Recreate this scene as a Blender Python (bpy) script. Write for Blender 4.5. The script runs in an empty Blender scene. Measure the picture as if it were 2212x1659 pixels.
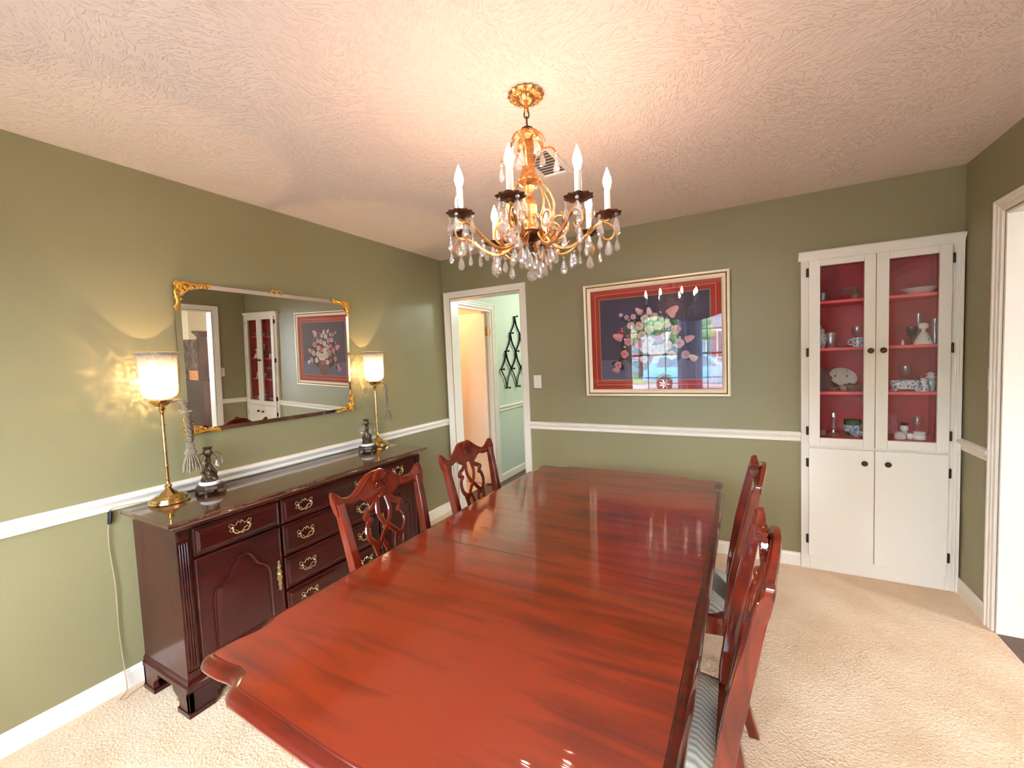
import bpy, bmesh, math, random
from mathutils import Vector, Matrix
random.seed(7)
PI = math.pi
sc = bpy.context.scene
COL = sc.collection

# ------------------------------------------------------------------ camera
cam_d = bpy.data.cameras.new('camera')
cam = bpy.data.objects.new('camera', cam_d); COL.objects.link(cam)
cam_d.sensor_width = 36.0
cam_d.lens = 910.66/2212*36.0
cam_d.clip_start = 0.02
R_ = Vector((0.87972005, 0.4737864, -0.04023778))
U_ = Vector((0.00795726, 0.06994251, 0.99751929))
F_ = Vector((-0.47542541, 0.8778579, -0.05775979))
cam.matrix_world = Matrix(((R_.x, U_.x, -F_.x, 2.5345), (R_.y, U_.y, -F_.y, -3.3299),
                           (R_.z, U_.z, -F_.z, 1.4604), (0, 0, 0, 1)))
sc.camera = cam
# ------------------------------------------------------------------ view + world + daylight
sc.view_settings.view_transform = 'Standard'
sc.view_settings.look = 'None'
sc.view_settings.gamma = 1.0
sc.view_settings.use_curve_mapping = False
sc.view_settings.exposure = 0.0
EXPO = 1.52
sc.view_settings.exposure = EXPO
W = bpy.data.worlds.new('sky'); sc.world = W; W.use_nodes = True
bg = W.node_tree.nodes['Background']
bg.inputs[0].default_value = (0.76, 0.86, 1.0, 1)
bg.inputs[1].default_value = 19.0
sun_d = bpy.data.lights.new('sun', 'SUN'); sun_d.energy = 7; sun_d.angle = 0.02
sun_d.color = (1, .95, .88)
sun = bpy.data.objects.new('sun', sun_d); COL.objects.link(sun)
sun.rotation_euler = (math.radians(-42), math.radians(12), 0)
sc.cycles.max_bounces = 10
sc.cycles.diffuse_bounces = 5
sc.cycles.glossy_bounces = 5
sc.cycles.transmission_bounces = 8
sc.cycles.transparent_max_bounces = 24
sc.cycles.caustics_reflective = False
sc.cycles.caustics_refractive = False
sc.cycles.sample_clamp_indirect = 6.0
sc.cycles.use_denoising = True
sc.cycles.use_light_tree = True
BULB_E = 47.0          # chandelier candle bulbs
LAMP_E = 6000.0          # buffet lamp bulbs

def portal(name, loc, rot, sx, sy):
    d = bpy.data.lights.new(name, 'AREA'); d.shape = 'RECTANGLE'; d.size = sx; d.size_y = sy
    d.cycles.is_portal = True
    o = bpy.data.objects.new(name, d); COL.objects.link(o); o.location = loc; o.rotation_euler = rot
portal('window_portal', (1.86, -4.44, 1.33), (math.radians(-90), 0, 0), 2.4, 1.5)
portal('side_room_portal', (6.98, -2.2, 1.45), (0, math.radians(90), 0), 1.3, 1.0)

# ------------------------------------------------------------------ materials
def srgb(r, g, b):
    f = lambda c: (c/255/12.92 if c/255 <= .04045 else ((c/255+.055)/1.055)**2.4)
    return (f(r), f(g), f(b), 1)
def mat(name, col, rough=.5, metal=0, coat=0, coat_rough=.05, spec=.5, noise=None, bump=None, trans=0, emit=None, sheen=0, ior=1.5):
    m = bpy.data.materials.new(name); m.use_nodes = True
    nt = m.node_tree; b = nt.nodes['Principled BSDF']
    b.inputs['Base Color'].default_value = col
    b.inputs['Roughness'].default_value = rough
    b.inputs['Metallic'].default_value = metal
    b.inputs['Coat Weight'].default_value = coat
    b.inputs['Coat Roughness'].default_value = coat_rough
    b.inputs['Specular IOR Level'].default_value = spec
    b.inputs['Transmission Weight'].default_value = trans
    b.inputs['Sheen Weight'].default_value = sheen
    b.inputs['IOR'].default_value = ior
    tc = nt.nodes.new('ShaderNodeTexCoord')
    if noise:   # (scale vec, strength dark, strength light, detail)
        sx, lo, hi = noise
        mp = nt.nodes.new('ShaderNodeMapping'); mp.inputs['Scale'].default_value = sx if isinstance(sx, tuple) else (sx,)*3
        nz = nt.nodes.new('ShaderNodeTexNoise'); nz.inputs['Scale'].default_value = 1; nz.inputs['Detail'].default_value = 6
        nt.links.new(tc.outputs['Object'], mp.inputs[0]); nt.links.new(mp.outputs[0], nz.inputs[0])
        rp = nt.nodes.new('ShaderNodeValToRGB')
        rp.color_ramp.elements[0].position = .3; rp.color_ramp.elements[1].position = .7
        rp.color_ramp.elements[0].color = tuple(c*lo for c in col[:3])+(1,)
        rp.color_ramp.elements[1].color = tuple(min(1, c*hi) for c in col[:3])+(1,)
        nt.links.new(nz.outputs[0], rp.inputs[0]); nt.links.new(rp.outputs[0], b.inputs['Base Color'])
    if bump:    # (scale, strength, distance)
        sx, st, di = bump
        mp = nt.nodes.new('ShaderNodeMapping'); mp.inputs['Scale'].default_value = sx if isinstance(sx, tuple) else (sx,)*3
        nz = nt.nodes.new('ShaderNodeTexNoise'); nz.inputs['Scale'].default_value = 1; nz.inputs['Detail'].default_value = 4
        bp = nt.nodes.new('ShaderNodeBump'); bp.inputs['Strength'].default_value = st; bp.inputs['Distance'].default_value = di
        nt.links.new(tc.outputs['Object'], mp.inputs[0]); nt.links.new(mp.outputs[0], nz.inputs[0])
        nt.links.new(nz.outputs[0], bp.inputs['Height']); nt.links.new(bp.outputs[0], b.inputs['Normal'])
    if emit:
        b.inputs['Emission Color'].default_value = emit[0]; b.inputs['Emission Strength'].default_value = emit[1]
    return m
def schlick(nt, ior):
    "fresnel reflectance that is the same from either side of a thin sheet"
    f0 = ((ior-1)/(ior+1))**2
    lw = nt.nodes.new('ShaderNodeLayerWeight'); lw.inputs['Blend'].default_value = .5
    pw = nt.nodes.new('ShaderNodeMath'); pw.operation = 'POWER'; pw.inputs[1].default_value = 5
    nt.links.new(lw.outputs['Facing'], pw.inputs[0])
    ma = nt.nodes.new('ShaderNodeMath'); ma.operation = 'MULTIPLY_ADD'; ma.inputs[1].default_value = 1-f0; ma.inputs[2].default_value = f0
    nt.links.new(pw.outputs[0], ma.inputs[0]); return ma
def glassy(name, tint=(1, 1, 1, 1), refl_ior=1.5, rough=0.0, opacity=0.0, body=(.9, .9, .9, 1), gloss_boost=1.0):
    "thin clear glass: see-through with a fresnel reflection and an optional milky body"
    m = bpy.data.materials.new(name); m.use_nodes = True; nt = m.node_tree; nt.nodes.clear()
    out = nt.nodes.new('ShaderNodeOutputMaterial'); tr = nt.nodes.new('ShaderNodeBsdfTransparent'); tr.inputs[0].default_value = tint
    gl = nt.nodes.new('ShaderNodeBsdfGlossy'); gl.inputs['Roughness'].default_value = rough
    fr = schlick(nt, refl_ior)
    mx = nt.nodes.new('ShaderNodeMixShader')
    nt.links.new(fr.outputs[0], mx.inputs[0])
    base = tr
    if opacity > 0:
        df = nt.nodes.new('ShaderNodeBsdfDiffuse'); df.inputs[0].default_value = body
        tl = nt.nodes.new('ShaderNodeBsdfTranslucent'); tl.inputs[0].default_value = body
        a = nt.nodes.new('ShaderNodeMixShader'); a.inputs[0].default_value = .5
        nt.links.new(df.outputs[0], a.inputs[1]); nt.links.new(tl.outputs[0], a.inputs[2])
        c = nt.nodes.new('ShaderNodeMixShader'); c.inputs[0].default_value = opacity
        nt.links.new(tr.outputs[0], c.inputs[1]); nt.links.new(a.outputs[0], c.inputs[2]); base = c
    nt.links.new(base.outputs[0], mx.inputs[1]); nt.links.new(gl.outputs[0], mx.inputs[2]); nt.links.new(mx.outputs[0], out.inputs[0])
    return m
def wood(name, dark, light, rough=.35, coat=.6, coat_rough=.06, scale=(3, 40, 40), bump=.0):
    m = bpy.data.materials.new(name); m.use_nodes = True; nt = m.node_tree; b = nt.nodes['Principled BSDF']
    tc = nt.nodes.new('ShaderNodeTexCoord'); mp = nt.nodes.new('ShaderNodeMapping'); mp.inputs['Scale'].default_value = scale
    n1 = nt.nodes.new('ShaderNodeTexNoise'); n1.inputs['Scale'].default_value = 1; n1.inputs['Detail'].default_value = 7; n1.inputs['Distortion'].default_value = 1.2
    n2 = nt.nodes.new('ShaderNodeTexNoise'); n2.inputs['Scale'].default_value = 2.2; n2.inputs['Detail'].default_value = 2
    nt.links.new(tc.outputs['Object'], mp.inputs[0]); nt.links.new(mp.outputs[0], n1.inputs[0]); nt.links.new(tc.outputs['Object'], n2.inputs[0])
    ad = nt.nodes.new('ShaderNodeMath'); ad.operation = 'ADD'; nt.links.new(n1.outputs[0], ad.inputs[0])
    ml = nt.nodes.new('ShaderNodeMath'); ml.operation = 'MULTIPLY'; ml.inputs[1].default_value = .9
    nt.links.new(n2.outputs[0], ml.inputs[0]); nt.links.new(ml.outputs[0], ad.inputs[1])
    rp = nt.nodes.new('ShaderNodeValToRGB'); rp.color_ramp.elements[0].position = .68; rp.color_ramp.elements[1].position = 1.2 if False else 1.0
    rp.color_ramp.elements[0].color = dark; rp.color_ramp.elements[1].color = light
    nt.links.new(ad.outputs[0], rp.inputs[0]); nt.links.new(rp.outputs[0], b.inputs['Base Color'])
    b.inputs['Roughness'].default_value = rough; b.inputs['Coat Weight'].default_value = coat; b.inputs['Coat Roughness'].default_value = coat_rough
    b.inputs['Specular IOR Level'].default_value = .2
    if bump:
        bp = nt.nodes.new('ShaderNodeBump'); bp.inputs['Strength'].default_value = bump; bp.inputs['Distance'].default_value = .002
        mb = nt.nodes.new('ShaderNodeMapping'); mb.inputs['Scale'].default_value = (4, 60, 14)
        n3 = nt.nodes.new('ShaderNodeTexNoise'); n3.inputs['Scale'].default_value = 1; n3.inputs['Detail'].default_value = 3
        nt.links.new(tc.outputs['Object'], mb.inputs[0]); nt.links.new(mb.outputs[0], n3.inputs[0])
        nt.links.new(n3.outputs[0], bp.inputs['Height']); nt.links.new(bp.outputs[0], b.inputs['Coat Normal'])
    return m

M = {}
M['wall'] = mat('olive_paint', srgb(141, 133, 97), .42, noise=(1.6, .96, 1.04), bump=(220, .12, .001))
M['mint'] = mat('mint_paint', srgb(206, 214, 196), .5, bump=(220, .1, .001))
M['peach'] = mat('cream_paint', srgb(236, 222, 200), .6)
M['white'] = mat('white_trim_paint', srgb(240, 232, 218), .3, bump=(60, .05, .001))
M['cabwhite'] = mat('cabinet_paint', srgb(238, 232, 218), .38, bump=(50, .06, .001))
M['red'] = mat('red_paint', srgb(208, 56, 66), .45, noise=(9, .88, 1.08))
M['dark_floor'] = wood('dark_floor_boards', srgb(48, 32, 26), srgb(92, 62, 48), .35, .3, .1, (40, 4, 4))
M['table'] = wood('cherry_table', srgb(92, 22, 8), srgb(138, 42, 14), .3, 1.0, .045, (2.6, 22, 22), bump=.30)
for _n in M['table'].node_tree.nodes:
    if _n.type == 'TEX_NOISE' and _n.inputs['Distortion'].default_value > 1: _n.inputs['Distortion'].default_value = .5
M['table'].node_tree.nodes['Principled BSDF'].inputs['Coat IOR'].default_value = 1.75
M['tedge'] = wood('cherry_edge', srgb(52, 10, 5), srgb(92, 22, 9), .3, 1.0, .06, (3, 20, 20))
M['chair'] = wood('mahogany_chair', srgb(66, 15, 6), srgb(116, 32, 12), .3, .9, .09, (20, 20, 4))
M['sb'] = wood('dark_cherry', srgb(30, 5, 4), srgb(60, 9, 6), .4, .6, .08, (20, 2.5, 30))
M['sbtop'] = wood('dark_cherry_top', srgb(60, 28, 16), srgb(92, 44, 26), .2, 1.0, .03, (30, 2, 30)); M['sbtop'].node_tree.nodes['Principled BSDF'].inputs['Coat IOR'].default_value = 2.1
M['brass'] = mat('brass', srgb(218, 184, 124), .16, 1)
M['palebrass'] = mat('worn_brass', srgb(206, 186, 140), .28, .9)
M['gold'] = mat('antique_gold', srgb(222, 168, 108), .34, 1, noise=(60, .6, 1.15), bump=(160, .6, .002))
M['gilt'] = mat('gilded_plaster', srgb(224, 172, 74), .38, .85, bump=(140, .6, .003))
M['bronze'] = mat('dark_bronze', srgb(98, 66, 50), .4, .9, bump=(120, .4, .002))
M['figbronze'] = mat('patinated_bronze', srgb(92, 78, 62), .42, .8, bump=(150, .5, .002))
M['hinge'] = mat('hinge_bronze', srgb(66, 46, 34), .45, .8)
M['knob'] = mat('knob_bronze', srgb(88, 54, 34), .3, .85)
M['black'] = mat('black_iron', srgb(22, 24, 30), .4, .3)
M['blackp'] = mat('black_plastic', srgb(20, 20, 20), .4)
M['marble'] = mat('white_marble', srgb(232, 228, 222), .2, noise=(30, .85, 1.05))
M['candle'] = mat('candle_sleeve', srgb(242, 238, 228), .45)
M['plate'] = mat('white_plastic', srgb(240, 232, 222), .35)
M['porc'] = mat('white_porcelain', srgb(236, 232, 226), .15, coat=.5)
M['bulb'] = mat('bulb_glow', srgb(255, 240, 210), .3, emit=((1, .68, .52, 1), BULB_E))
M['lbulb'] = mat('lamp_bulb_glow', srgb(255, 240, 210), .3, emit=((1, .66, .36, 1), LAMP_E))
M['crystal'] = glassy('cut_crystal', (.99, .97, .96, 1), 2.1, .03, .24, (.97, .94, .93, 1))
M['clear'] = glassy('clear_glassware', (.97, .97, .97, 1), 1.9, .02, .07, (.9, .9, .95, 1))
M['pane'] = glassy('window_pane', (.97, .98, .98, 1), 1.45)
M['picglass'] = glassy('picture_glass', (.98, .98, .98, 1), 1.62)
M['mirror'] = mat('mirror_silver', (.86, .87, .84, 1), .0, 1)
M['rope'] = mat('olive_cord', srgb(128, 112, 88), .7, noise=((60, 60, 300), .55, 1.3), bump=((80, 80, 300), .8, .003), sheen=.4)
M['fringe'] = mat('tassel_fringe', srgb(140, 124, 98), .7, noise=((260, 260, 10), .5, 1.35), bump=((300, 300, 6), .8, .003), sheen=.4)
M['cordm'] = mat('clear_brown_cord', srgb(170, 150, 118), .4)
M['wcord'] = mat('white_cord', srgb(225, 225, 228), .4)
M['frame'] = mat('champagne_frame', srgb(226, 208, 172), .32, .35, bump=(30, .05, .001))
M['liner'] = mat('cream_liner', srgb(240, 222, 192), .5)
M['groove'] = mat('dark_gold_groove', srgb(132, 98, 50), .4, .5)
M['matred'] = mat('red_mat_board', srgb(188, 52, 40), .8)
M['vent'] = mat('vent_enamel', srgb(232, 224, 214), .4)
M['drape'] = mat('grey_curtain', srgb(150, 150, 150), .85, bump=((60, 60, 4), .3, .004))
M['hutch'] = wood('dark_hutch', srgb(40, 20, 14), srgb(66, 36, 24), .4, .4)

def carpet():
    m = bpy.data.materials.new('beige_carpet'); m.use_nodes = True; nt = m.node_tree; b = nt.nodes['Principled BSDF']
    b.inputs['Roughness'].default_value = .95; b.inputs['Sheen Weight'].default_value = .25
    tc = nt.nodes.new('ShaderNodeTexCoord')
    v = nt.nodes.new('ShaderNodeTexVoronoi'); v.inputs['Scale'].default_value = 95
    n = nt.nodes.new('ShaderNodeTexNoise'); n.inputs['Scale'].default_value = 3; n.inputs['Detail'].default_value = 5
    nf = nt.nodes.new('ShaderNodeTexNoise'); nf.inputs['Scale'].default_value = 160; nf.inputs['Detail'].default_value = 3
    for q in (v, n, nf): nt.links.new(tc.outputs['Object'], q.inputs['Vector'])
    rp = nt.nodes.new('ShaderNodeValToRGB'); rp.color_ramp.elements[0].color = srgb(228, 192, 152); rp.color_ramp.elements[1].color = srgb(246, 215, 178)
    rp.color_ramp.elements[0].position = .35; rp.color_ramp.elements[1].position = .65
    nt.links.new(n.outputs[0], rp.inputs[0])
    mx = nt.nodes.new('ShaderNodeMixRGB'); mx.blend_type = 'MULTIPLY'; mx.inputs[0].default_value = .5
    r2 = nt.nodes.new('ShaderNodeValToRGB'); r2.color_ramp.elements[0].color = (.72, .72, .72, 1); r2.color_ramp.elements[0].position = .3; r2.color_ramp.elements[1].position = .6
    nt.links.new(nf.outputs[0], r2.inputs[0]); nt.links.new(rp.outputs[0], mx.inputs[1]); nt.links.new(r2.outputs[0], mx.inputs[2])
    nt.links.new(mx.outputs[0], b.inputs['Base Color'])
    ad = nt.nodes.new('ShaderNodeMath'); ad.operation = 'ADD'; nt.links.new(v.outputs['Distance'], ad.inputs[0]); nt.links.new(nf.outputs[0], ad.inputs[1])
    bp = nt.nodes.new('ShaderNodeBump'); bp.inputs['Strength'].default_value = .6; bp.inputs['Distance'].default_value = .006
    nt.links.new(ad.outputs[0], bp.inputs['Height']); nt.links.new(bp.outputs[0], b.inputs['Normal'])
    return m
M['carpet'] = carpet()
def ceiling_m():
    m = bpy.data.materials.new('stomped_ceiling'); m.use_nodes = True; nt = m.node_tree; b = nt.nodes['Principled BSDF']
    b.inputs['Roughness'].default_value = .7; b.inputs['Base Color'].default_value = srgb(236, 218, 204)
    tc = nt.nodes.new('ShaderNodeTexCoord')
    # brush-stroke plaster: stretched noise in directions that swirl from patch to patch
    v = nt.nodes.new('ShaderNodeTexVoronoi'); v.inputs['Scale'].default_value = 4.2
    nt.links.new(tc.outputs['Object'], v.inputs['Vector'])
    rot = nt.nodes.new('ShaderNodeVectorRotate'); rot.rotation_type = 'Z_AXIS'
    sep = nt.nodes.new('ShaderNodeSeparateColor'); nt.links.new(v.outputs['Color'], sep.inputs[0])
    mm = nt.nodes.new('ShaderNodeMath'); mm.operation = 'MULTIPLY'; mm.inputs[1].default_value = 6.28
    nt.links.new(sep.outputs[0], mm.inputs[0]); nt.links.new(mm.outputs[0], rot.inputs['Angle'])
    nt.links.new(tc.outputs['Object'], rot.inputs['Vector'])
    mp = nt.nodes.new('ShaderNodeMapping'); mp.inputs['Scale'].default_value = (20, 56, 1); nt.links.new(rot.outputs[0], mp.inputs[0])
    n = nt.nodes.new('ShaderNodeTexNoise'); n.inputs['Scale'].default_value = 1; n.inputs['Detail'].default_value = 3; n.inputs['Distortion'].default_value = 1.6
    nt.links.new(mp.outputs[0], n.inputs['Vector'])
    rp = nt.nodes.new('ShaderNodeValToRGB'); rp.color_ramp.elements[0].position = .5; rp.color_ramp.elements[1].position = .62
    nt.links.new(n.outputs[0], rp.inputs[0])
    n2 = nt.nodes.new('ShaderNodeTexNoise'); n2.inputs['Scale'].default_value = 9; nt.links.new(tc.outputs['Object'], n2.inputs['Vector'])
    ad = nt.nodes.new('ShaderNodeMath'); ad.operation = 'ADD'; nt.links.new(rp.outputs[0], ad.inputs[0]); nt.links.new(n2.outputs[0], ad.inputs[1])
    bp = nt.nodes.new('ShaderNodeBump'); bp.inputs['Strength'].default_value = .5; bp.inputs['Distance'].default_value = .006
    nt.links.new(ad.outputs[0], bp.inputs['Height']); nt.links.new(bp.outputs[0], b.inputs['Normal'])
    return m
M['ceil'] = ceiling_m()
def shade_m():
    "pressed crackle glass: clear cells between frosted ridges"
    m = bpy.data.materials.new('pressed_glass_shade'); m.use_nodes = True; nt = m.node_tree; nt.nodes.clear()
    out = nt.nodes.new('ShaderNodeOutputMaterial'); tc = nt.nodes.new('ShaderNodeTexCoord')
    v = nt.nodes.new('ShaderNodeTexNoise'); v.inputs['Scale'].default_value = 40; v.inputs['Detail'].default_value = 1; v.inputs['Distortion'].default_value = 2.4
    nt.links.new(tc.outputs['Object'], v.inputs['Vector'])
    rp = nt.nodes.new('ShaderNodeValToRGB'); e = rp.color_ramp.elements
    e[0].position = .462; e[0].color = (.94, .94, .94, 1); e[1].position = .5; e[1].color = (.04, .04, .04, 1)
    k = e.new(.538); k.color = (.94, .94, .94, 1)
    nt.links.new(v.outputs[0], rp.inputs[0])
    tr = nt.nodes.new('ShaderNodeBsdfTransparent'); tr.inputs[0].default_value = (1, .97, .92, 1)
    tl = nt.nodes.new('ShaderNodeBsdfTranslucent'); tl.inputs[0].default_value = (.24, .225, .205, 1)
    df = nt.nodes.new('ShaderNodeBsdfDiffuse'); df.inputs[0].default_value = (.5, .48, .46, 1)
    gl = nt.nodes.new('ShaderNodeBsdfGlossy'); gl.inputs['Roughness'].default_value = .1
    a = nt.nodes.new('ShaderNodeMixShader'); a.inputs[0].default_value = .35; nt.links.new(tl.outputs[0], a.inputs[1]); nt.links.new(df.outputs[0], a.inputs[2])
    a2 = nt.nodes.new('ShaderNodeMixShader'); nt.links.new(rp.outputs[0], a2.inputs[0]); nt.links.new(tr.outputs[0], a2.inputs[1]); nt.links.new(a.outputs[0], a2.inputs[2])
    fr = schlick(nt, 1.5)
    a3 = nt.nodes.new('ShaderNodeMixShader'); nt.links.new(fr.outputs[0], a3.inputs[0]); nt.links.new(a2.outputs[0], a3.inputs[1]); nt.links.new(gl.outputs[0], a3.inputs[2])
    nt.links.new(a3.outputs[0], out.inputs[0]); return m
M['shade'] = shade_m()
def stripe_m():
    m = bpy.data.materials.new('striped_upholstery'); m.use_nodes = True; nt = m.node_tree; b = nt.nodes['Principled BSDF']
    b.inputs['Roughness'].default_value = .75; b.inputs['Sheen Weight'].default_value = .2
    tc = nt.nodes.new('ShaderNodeTexCoord'); w = nt.nodes.new('ShaderNodeTexWave'); w.bands_direction = 'Y'
    w.inputs['Scale'].default_value = 18; w.inputs['Distortion'].default_value = .6
    nt.links.new(tc.outputs['Object'], w.inputs['Vector'])
    rp = nt.nodes.new('ShaderNodeValToRGB'); rp.color_ramp.elements[0].color = srgb(140, 132, 116); rp.color_ramp.elements[1].color = srgb(188, 184, 172)
    nt.links.new(w.outputs[0], rp.inputs[0]); nt.links.new(rp.outputs[0], b.inputs['Base Color']); return m
M['stripe'] = stripe_m()
def vcol_m():
    m = bpy.data.materials.new('printed_flowers'); m.use_nodes = True; nt = m.node_tree; b = nt.nodes['Principled BSDF']
    a = nt.nodes.new('ShaderNodeVertexColor'); a.layer_name = 'Col'; nt.links.new(a.outputs[0], b.inputs['Base Color'])
    b.inputs['Roughness'].default_value = .8; return m
M['print'] = vcol_m()

# ------------------------------------------------------------------ mesh helpers
class MB:
    def __init__(s): s.bm = bmesh.new(); s.mi = 0
    def _f(s, vs):
        try:
            f = s.bm.faces.new(vs); f.material_index = s.mi; f.smooth = s.sm; return f
        except ValueError: return None
    sm = False
    def box(s, x0, x1, y0, y1, z0, z1):
        s.sm = False
        v = [s.bm.verts.new((x, y, z)) for x in (x0, x1) for y in (y0, y1) for z in (z0, z1)]
        for q in ((0, 1, 3, 2), (4, 6, 7, 5), (0, 4, 5, 1), (2, 3, 7, 6), (0, 2, 6, 4), (1, 5, 7, 3)): s._f([v[i] for i in q])
        return s
    def lathe(s, prof, n=24, c=(0, 0, 0), smooth=True, lobes=0, amp=0, axis=None, lobe_from=0.0, sharp=False):
        "prof: list of (r,z)"
        s.sm = smooth; rings = []
        for (r, z) in prof:
            if r < 1e-6: rings.append([s.bm.verts.new(Vector(c)+Vector((0, 0, z)))]); continue
            ring = []
            for i in range(n):
                a = 2*PI*i/n; rr = r
                if lobes and r > lobe_from: rr = r*(1+amp*math.cos(lobes*a))
                ring.append(s.bm.verts.new(Vector(c)+Vector((rr*math.cos(a), rr*math.sin(a), z))))
            rings.append(ring)
        for a, b in zip(rings, rings[1:]):
            for i in range(n):
                j = (i+1) % n
                if len(a) == 1 and len(b) == 1: continue
                if len(a) == 1: s._f([a[0], b[i], b[j]])
                elif len(b) == 1: s._f([a[i], b[0], a[j]])
                else: s._f([a[i], b[i], b[j], a[j]])
        return s
    def tube(s, pts, r, n=8, closed=False, flat=None, up=None):
        "pts list of Vectors, r number or list; flat=(a,b) scales"
        s.sm = True; pts = [Vector(p) for p in pts]; N = len(pts)
        rr = r if isinstance(r, (list, tuple)) else [r]*N
        rings = []; prev = None
        for i, p in enumerate(pts):
            if closed: t = pts[(i+1) % N]-pts[i-1]
            else: t = pts[min(i+1, N-1)]-pts[max(i-1, 0)]
            if t.length < 1e-9: t = Vector((0, 0, 1))
            t.normalize()
            if prev is None:
                u = Vector(up) if up else (Vector((0, 0, 1)) if abs(t.z) < .9 else Vector((1, 0, 0)))
            else: u = Vector(up) if up else prev
            u = u-t*u.dot(t)
            if u.length < 1e-6: u = t.orthogonal()
            u.normalize(); prev = u; w = t.cross(u)
            fa, fb = flat if flat else (1, 1)
            rings.append([s.bm.verts.new(p+u*(rr[i]*fa*math.cos(2*PI*k/n))+w*(rr[i]*fb*math.sin(2*PI*k/n))) for k in range(n)])
        M_ = N if closed else N-1
        for i in range(M_):
            a, b = rings[i], rings[(i+1) % N]
            for k in range(n): s._f([a[k], a[(k+1) % n], b[(k+1) % n], b[k]])
        if not closed: s._f(rings[0][::-1]); s._f(rings[-1])
        return s
    def prism(s, poly, d0, d1, fn, smooth=False):
        "poly 2D list, extruded between d0 and d1; fn(a,b,d)->xyz"
        s.sm = smooth
        A = [s.bm.verts.new(fn(a, b, d0)) for a, b in poly]; B = [s.bm.verts.new(fn(a, b, d1)) for a, b in poly]
        n = len(poly); s._f(A[::-1]); s._f(B)
        for i in range(n): s._f([A[i], A[(i+1) % n], B[(i+1) % n], B[i]])
        return s
    def loops(s, loops, cap0=True, cap1=True, smooth=False):
        s.sm = smooth; L = [[s.bm.verts.new(p) for p in l] for l in loops]; n = len(L[0])
        for a, b in zip(L, L[1:]):
            for i in range(n): s._f([a[i], a[(i+1) % n], b[(i+1) % n], b[i]])
        if cap0: s._f(L[0][::-1])
        if cap1: s._f(L[-1])
        return s
    def ball(s, c, r, n=10, sx=1, sy=1, sz=1):
        k = max(5, n//2+1)
        prof = [(r*math.sin(PI*i/k), -r*math.cos(PI*i/k)) for i in range(k+1)]
        st = len(s.bm.verts); s.bm.verts.ensure_lookup_table()
        before = set(s.bm.verts)
        s.lathe(prof, n)
        for v in s.bm.verts:
            if v not in before: v.co = Vector((v.co.x*sx, v.co.y*sy, v.co.z*sz))+Vector(c)
        return s
    def xf(s, mtx):
        bmesh.ops.transform(s.bm, matrix=mtx, verts=s.bm.verts); return s
    def build(s, name, mats, parent=None, bevel=0, seg=2, loc=None, sub=0):
        bmesh.ops.recalc_face_normals(s.bm, faces=s.bm.faces)
        me = bpy.data.meshes.new(name); s.bm.to_mesh(me); s.bm.free(); 
        fl = [p.use_smooth for p in me.polygons]
        if any(fl):
            me.set_sharp_from_angle(angle=math.radians(38)); me.polygons.foreach_set('use_smooth', fl)
        for m in (mats if isinstance(mats, (list, tuple)) else [mats]): me.materials.append(m)
        o = bpy.data.objects.new(name, me); COL.objects.link(o)
        if parent: o.parent = parent
        if loc: o.location = loc
        if bevel:
            b = o.modifiers.new('bevel', 'BEVEL'); b.width = bevel; b.segments = seg; b.limit_method = 'ANGLE'; b.angle_limit = math.radians(40)
        if sub:
            b = o.modifiers.new('subsurf', 'SUBSURF'); b.levels = sub; b.render_levels = sub
        return o
def tag(o, label, cat, group=None, kind=None):
    o['label'] = label; o['category'] = cat
    if group: o['group'] = group
    if kind: o['kind'] = kind
    return o
def empty(name, loc, rz=0):
    o = bpy.data.objects.new(name, None); COL.objects.link(o); o.location = loc; o.rotation_euler = (0, 0, rz); o.empty_display_size = .1
    return o
def struct(o): o['kind'] = 'structure'; return o
def crv(pts, n=6, closed=False):
    "Catmull-Rom through points"
    P = [Vector(p) for p in pts]; N = len(P); out = []
    rng = range(N) if closed else range(N-1)
    for i in rng:
        if closed: p0, p1, p2, p3 = P[i-1], P[i], P[(i+1) % N], P[(i+2) % N]
        else: p0, p1, p2, p3 = P[max(i-1, 0)], P[i], P[i+1], P[min(i+2, N-1)]
        for k in range(n):
            t = k/n
            out.append(.5*((2*p1)+(p2-p0)*t+(2*p0-5*p1+4*p2-p3)*t*t+(3*p1-p0-3*p2+p3)*t*t*t))
    if not closed: out.append(P[-1])
    return out
def tree_copy(o, parent=None):
    c = o.copy(); COL.objects.link(c)
    if parent: c.parent = parent
    for ch in list(o.children): tree_copy(ch, c)
    return c
XZ = lambda a, b, d: (a, d, b)     # profile in x-z, extruded along y
YZ = lambda a, b, d: (d, a, b)     # profile in y-z, extruded along x

RW, H, FY = 3.65, 2.44, -4.30      # room width (x), ceiling height, front wall y
# ------------------------------------------------------------------ SETTING
struct(MB().box(-.12, RW, FY-.12, 0.0, -.06, 0).build('floor', M['carpet']))
struct(MB().box(-.12, RW+.12, FY-.12, .12, H, H+.1).build('ceiling', M['ceil']))
struct(MB().box(-.12, 0, FY-.12, 0.0, 0, H).build('wall_left', M['wall']))
b = MB()
DX0, DX1, DZ = .09, .842, 2.062            # hall doorway opening
CX0, CX1, CZ = 2.90, 3.62, 2.03            # china cabinet recess
b.box(-.12, DX0, 0, .12, 0, H).box(DX0, DX1, 0, .12, DZ, H).box(DX1, CX0, 0, .12, 0, H).box(CX0, CX1, 0, .12, CZ, H).box(CX1, RW+.12, 0, .12, 0, H)
struct(b.build('wall_back', M['wall']))
b = MB()
OY1, OY0, OZ = -.415, -1.75, 2.065          # opening in the right wall
b.box(RW, RW+.12, OY1, 0, 0, H).box(RW, RW+.12, OY0, OY1, OZ, H).box(RW, RW+.12, FY-.12, OY0, 0, H)
struct(b.build('wall_right', M['wall']))
WX0, WX1, WZ0, WZ1 = .80, 2.92, .62, 2.05   # front window
b = MB()
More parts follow.
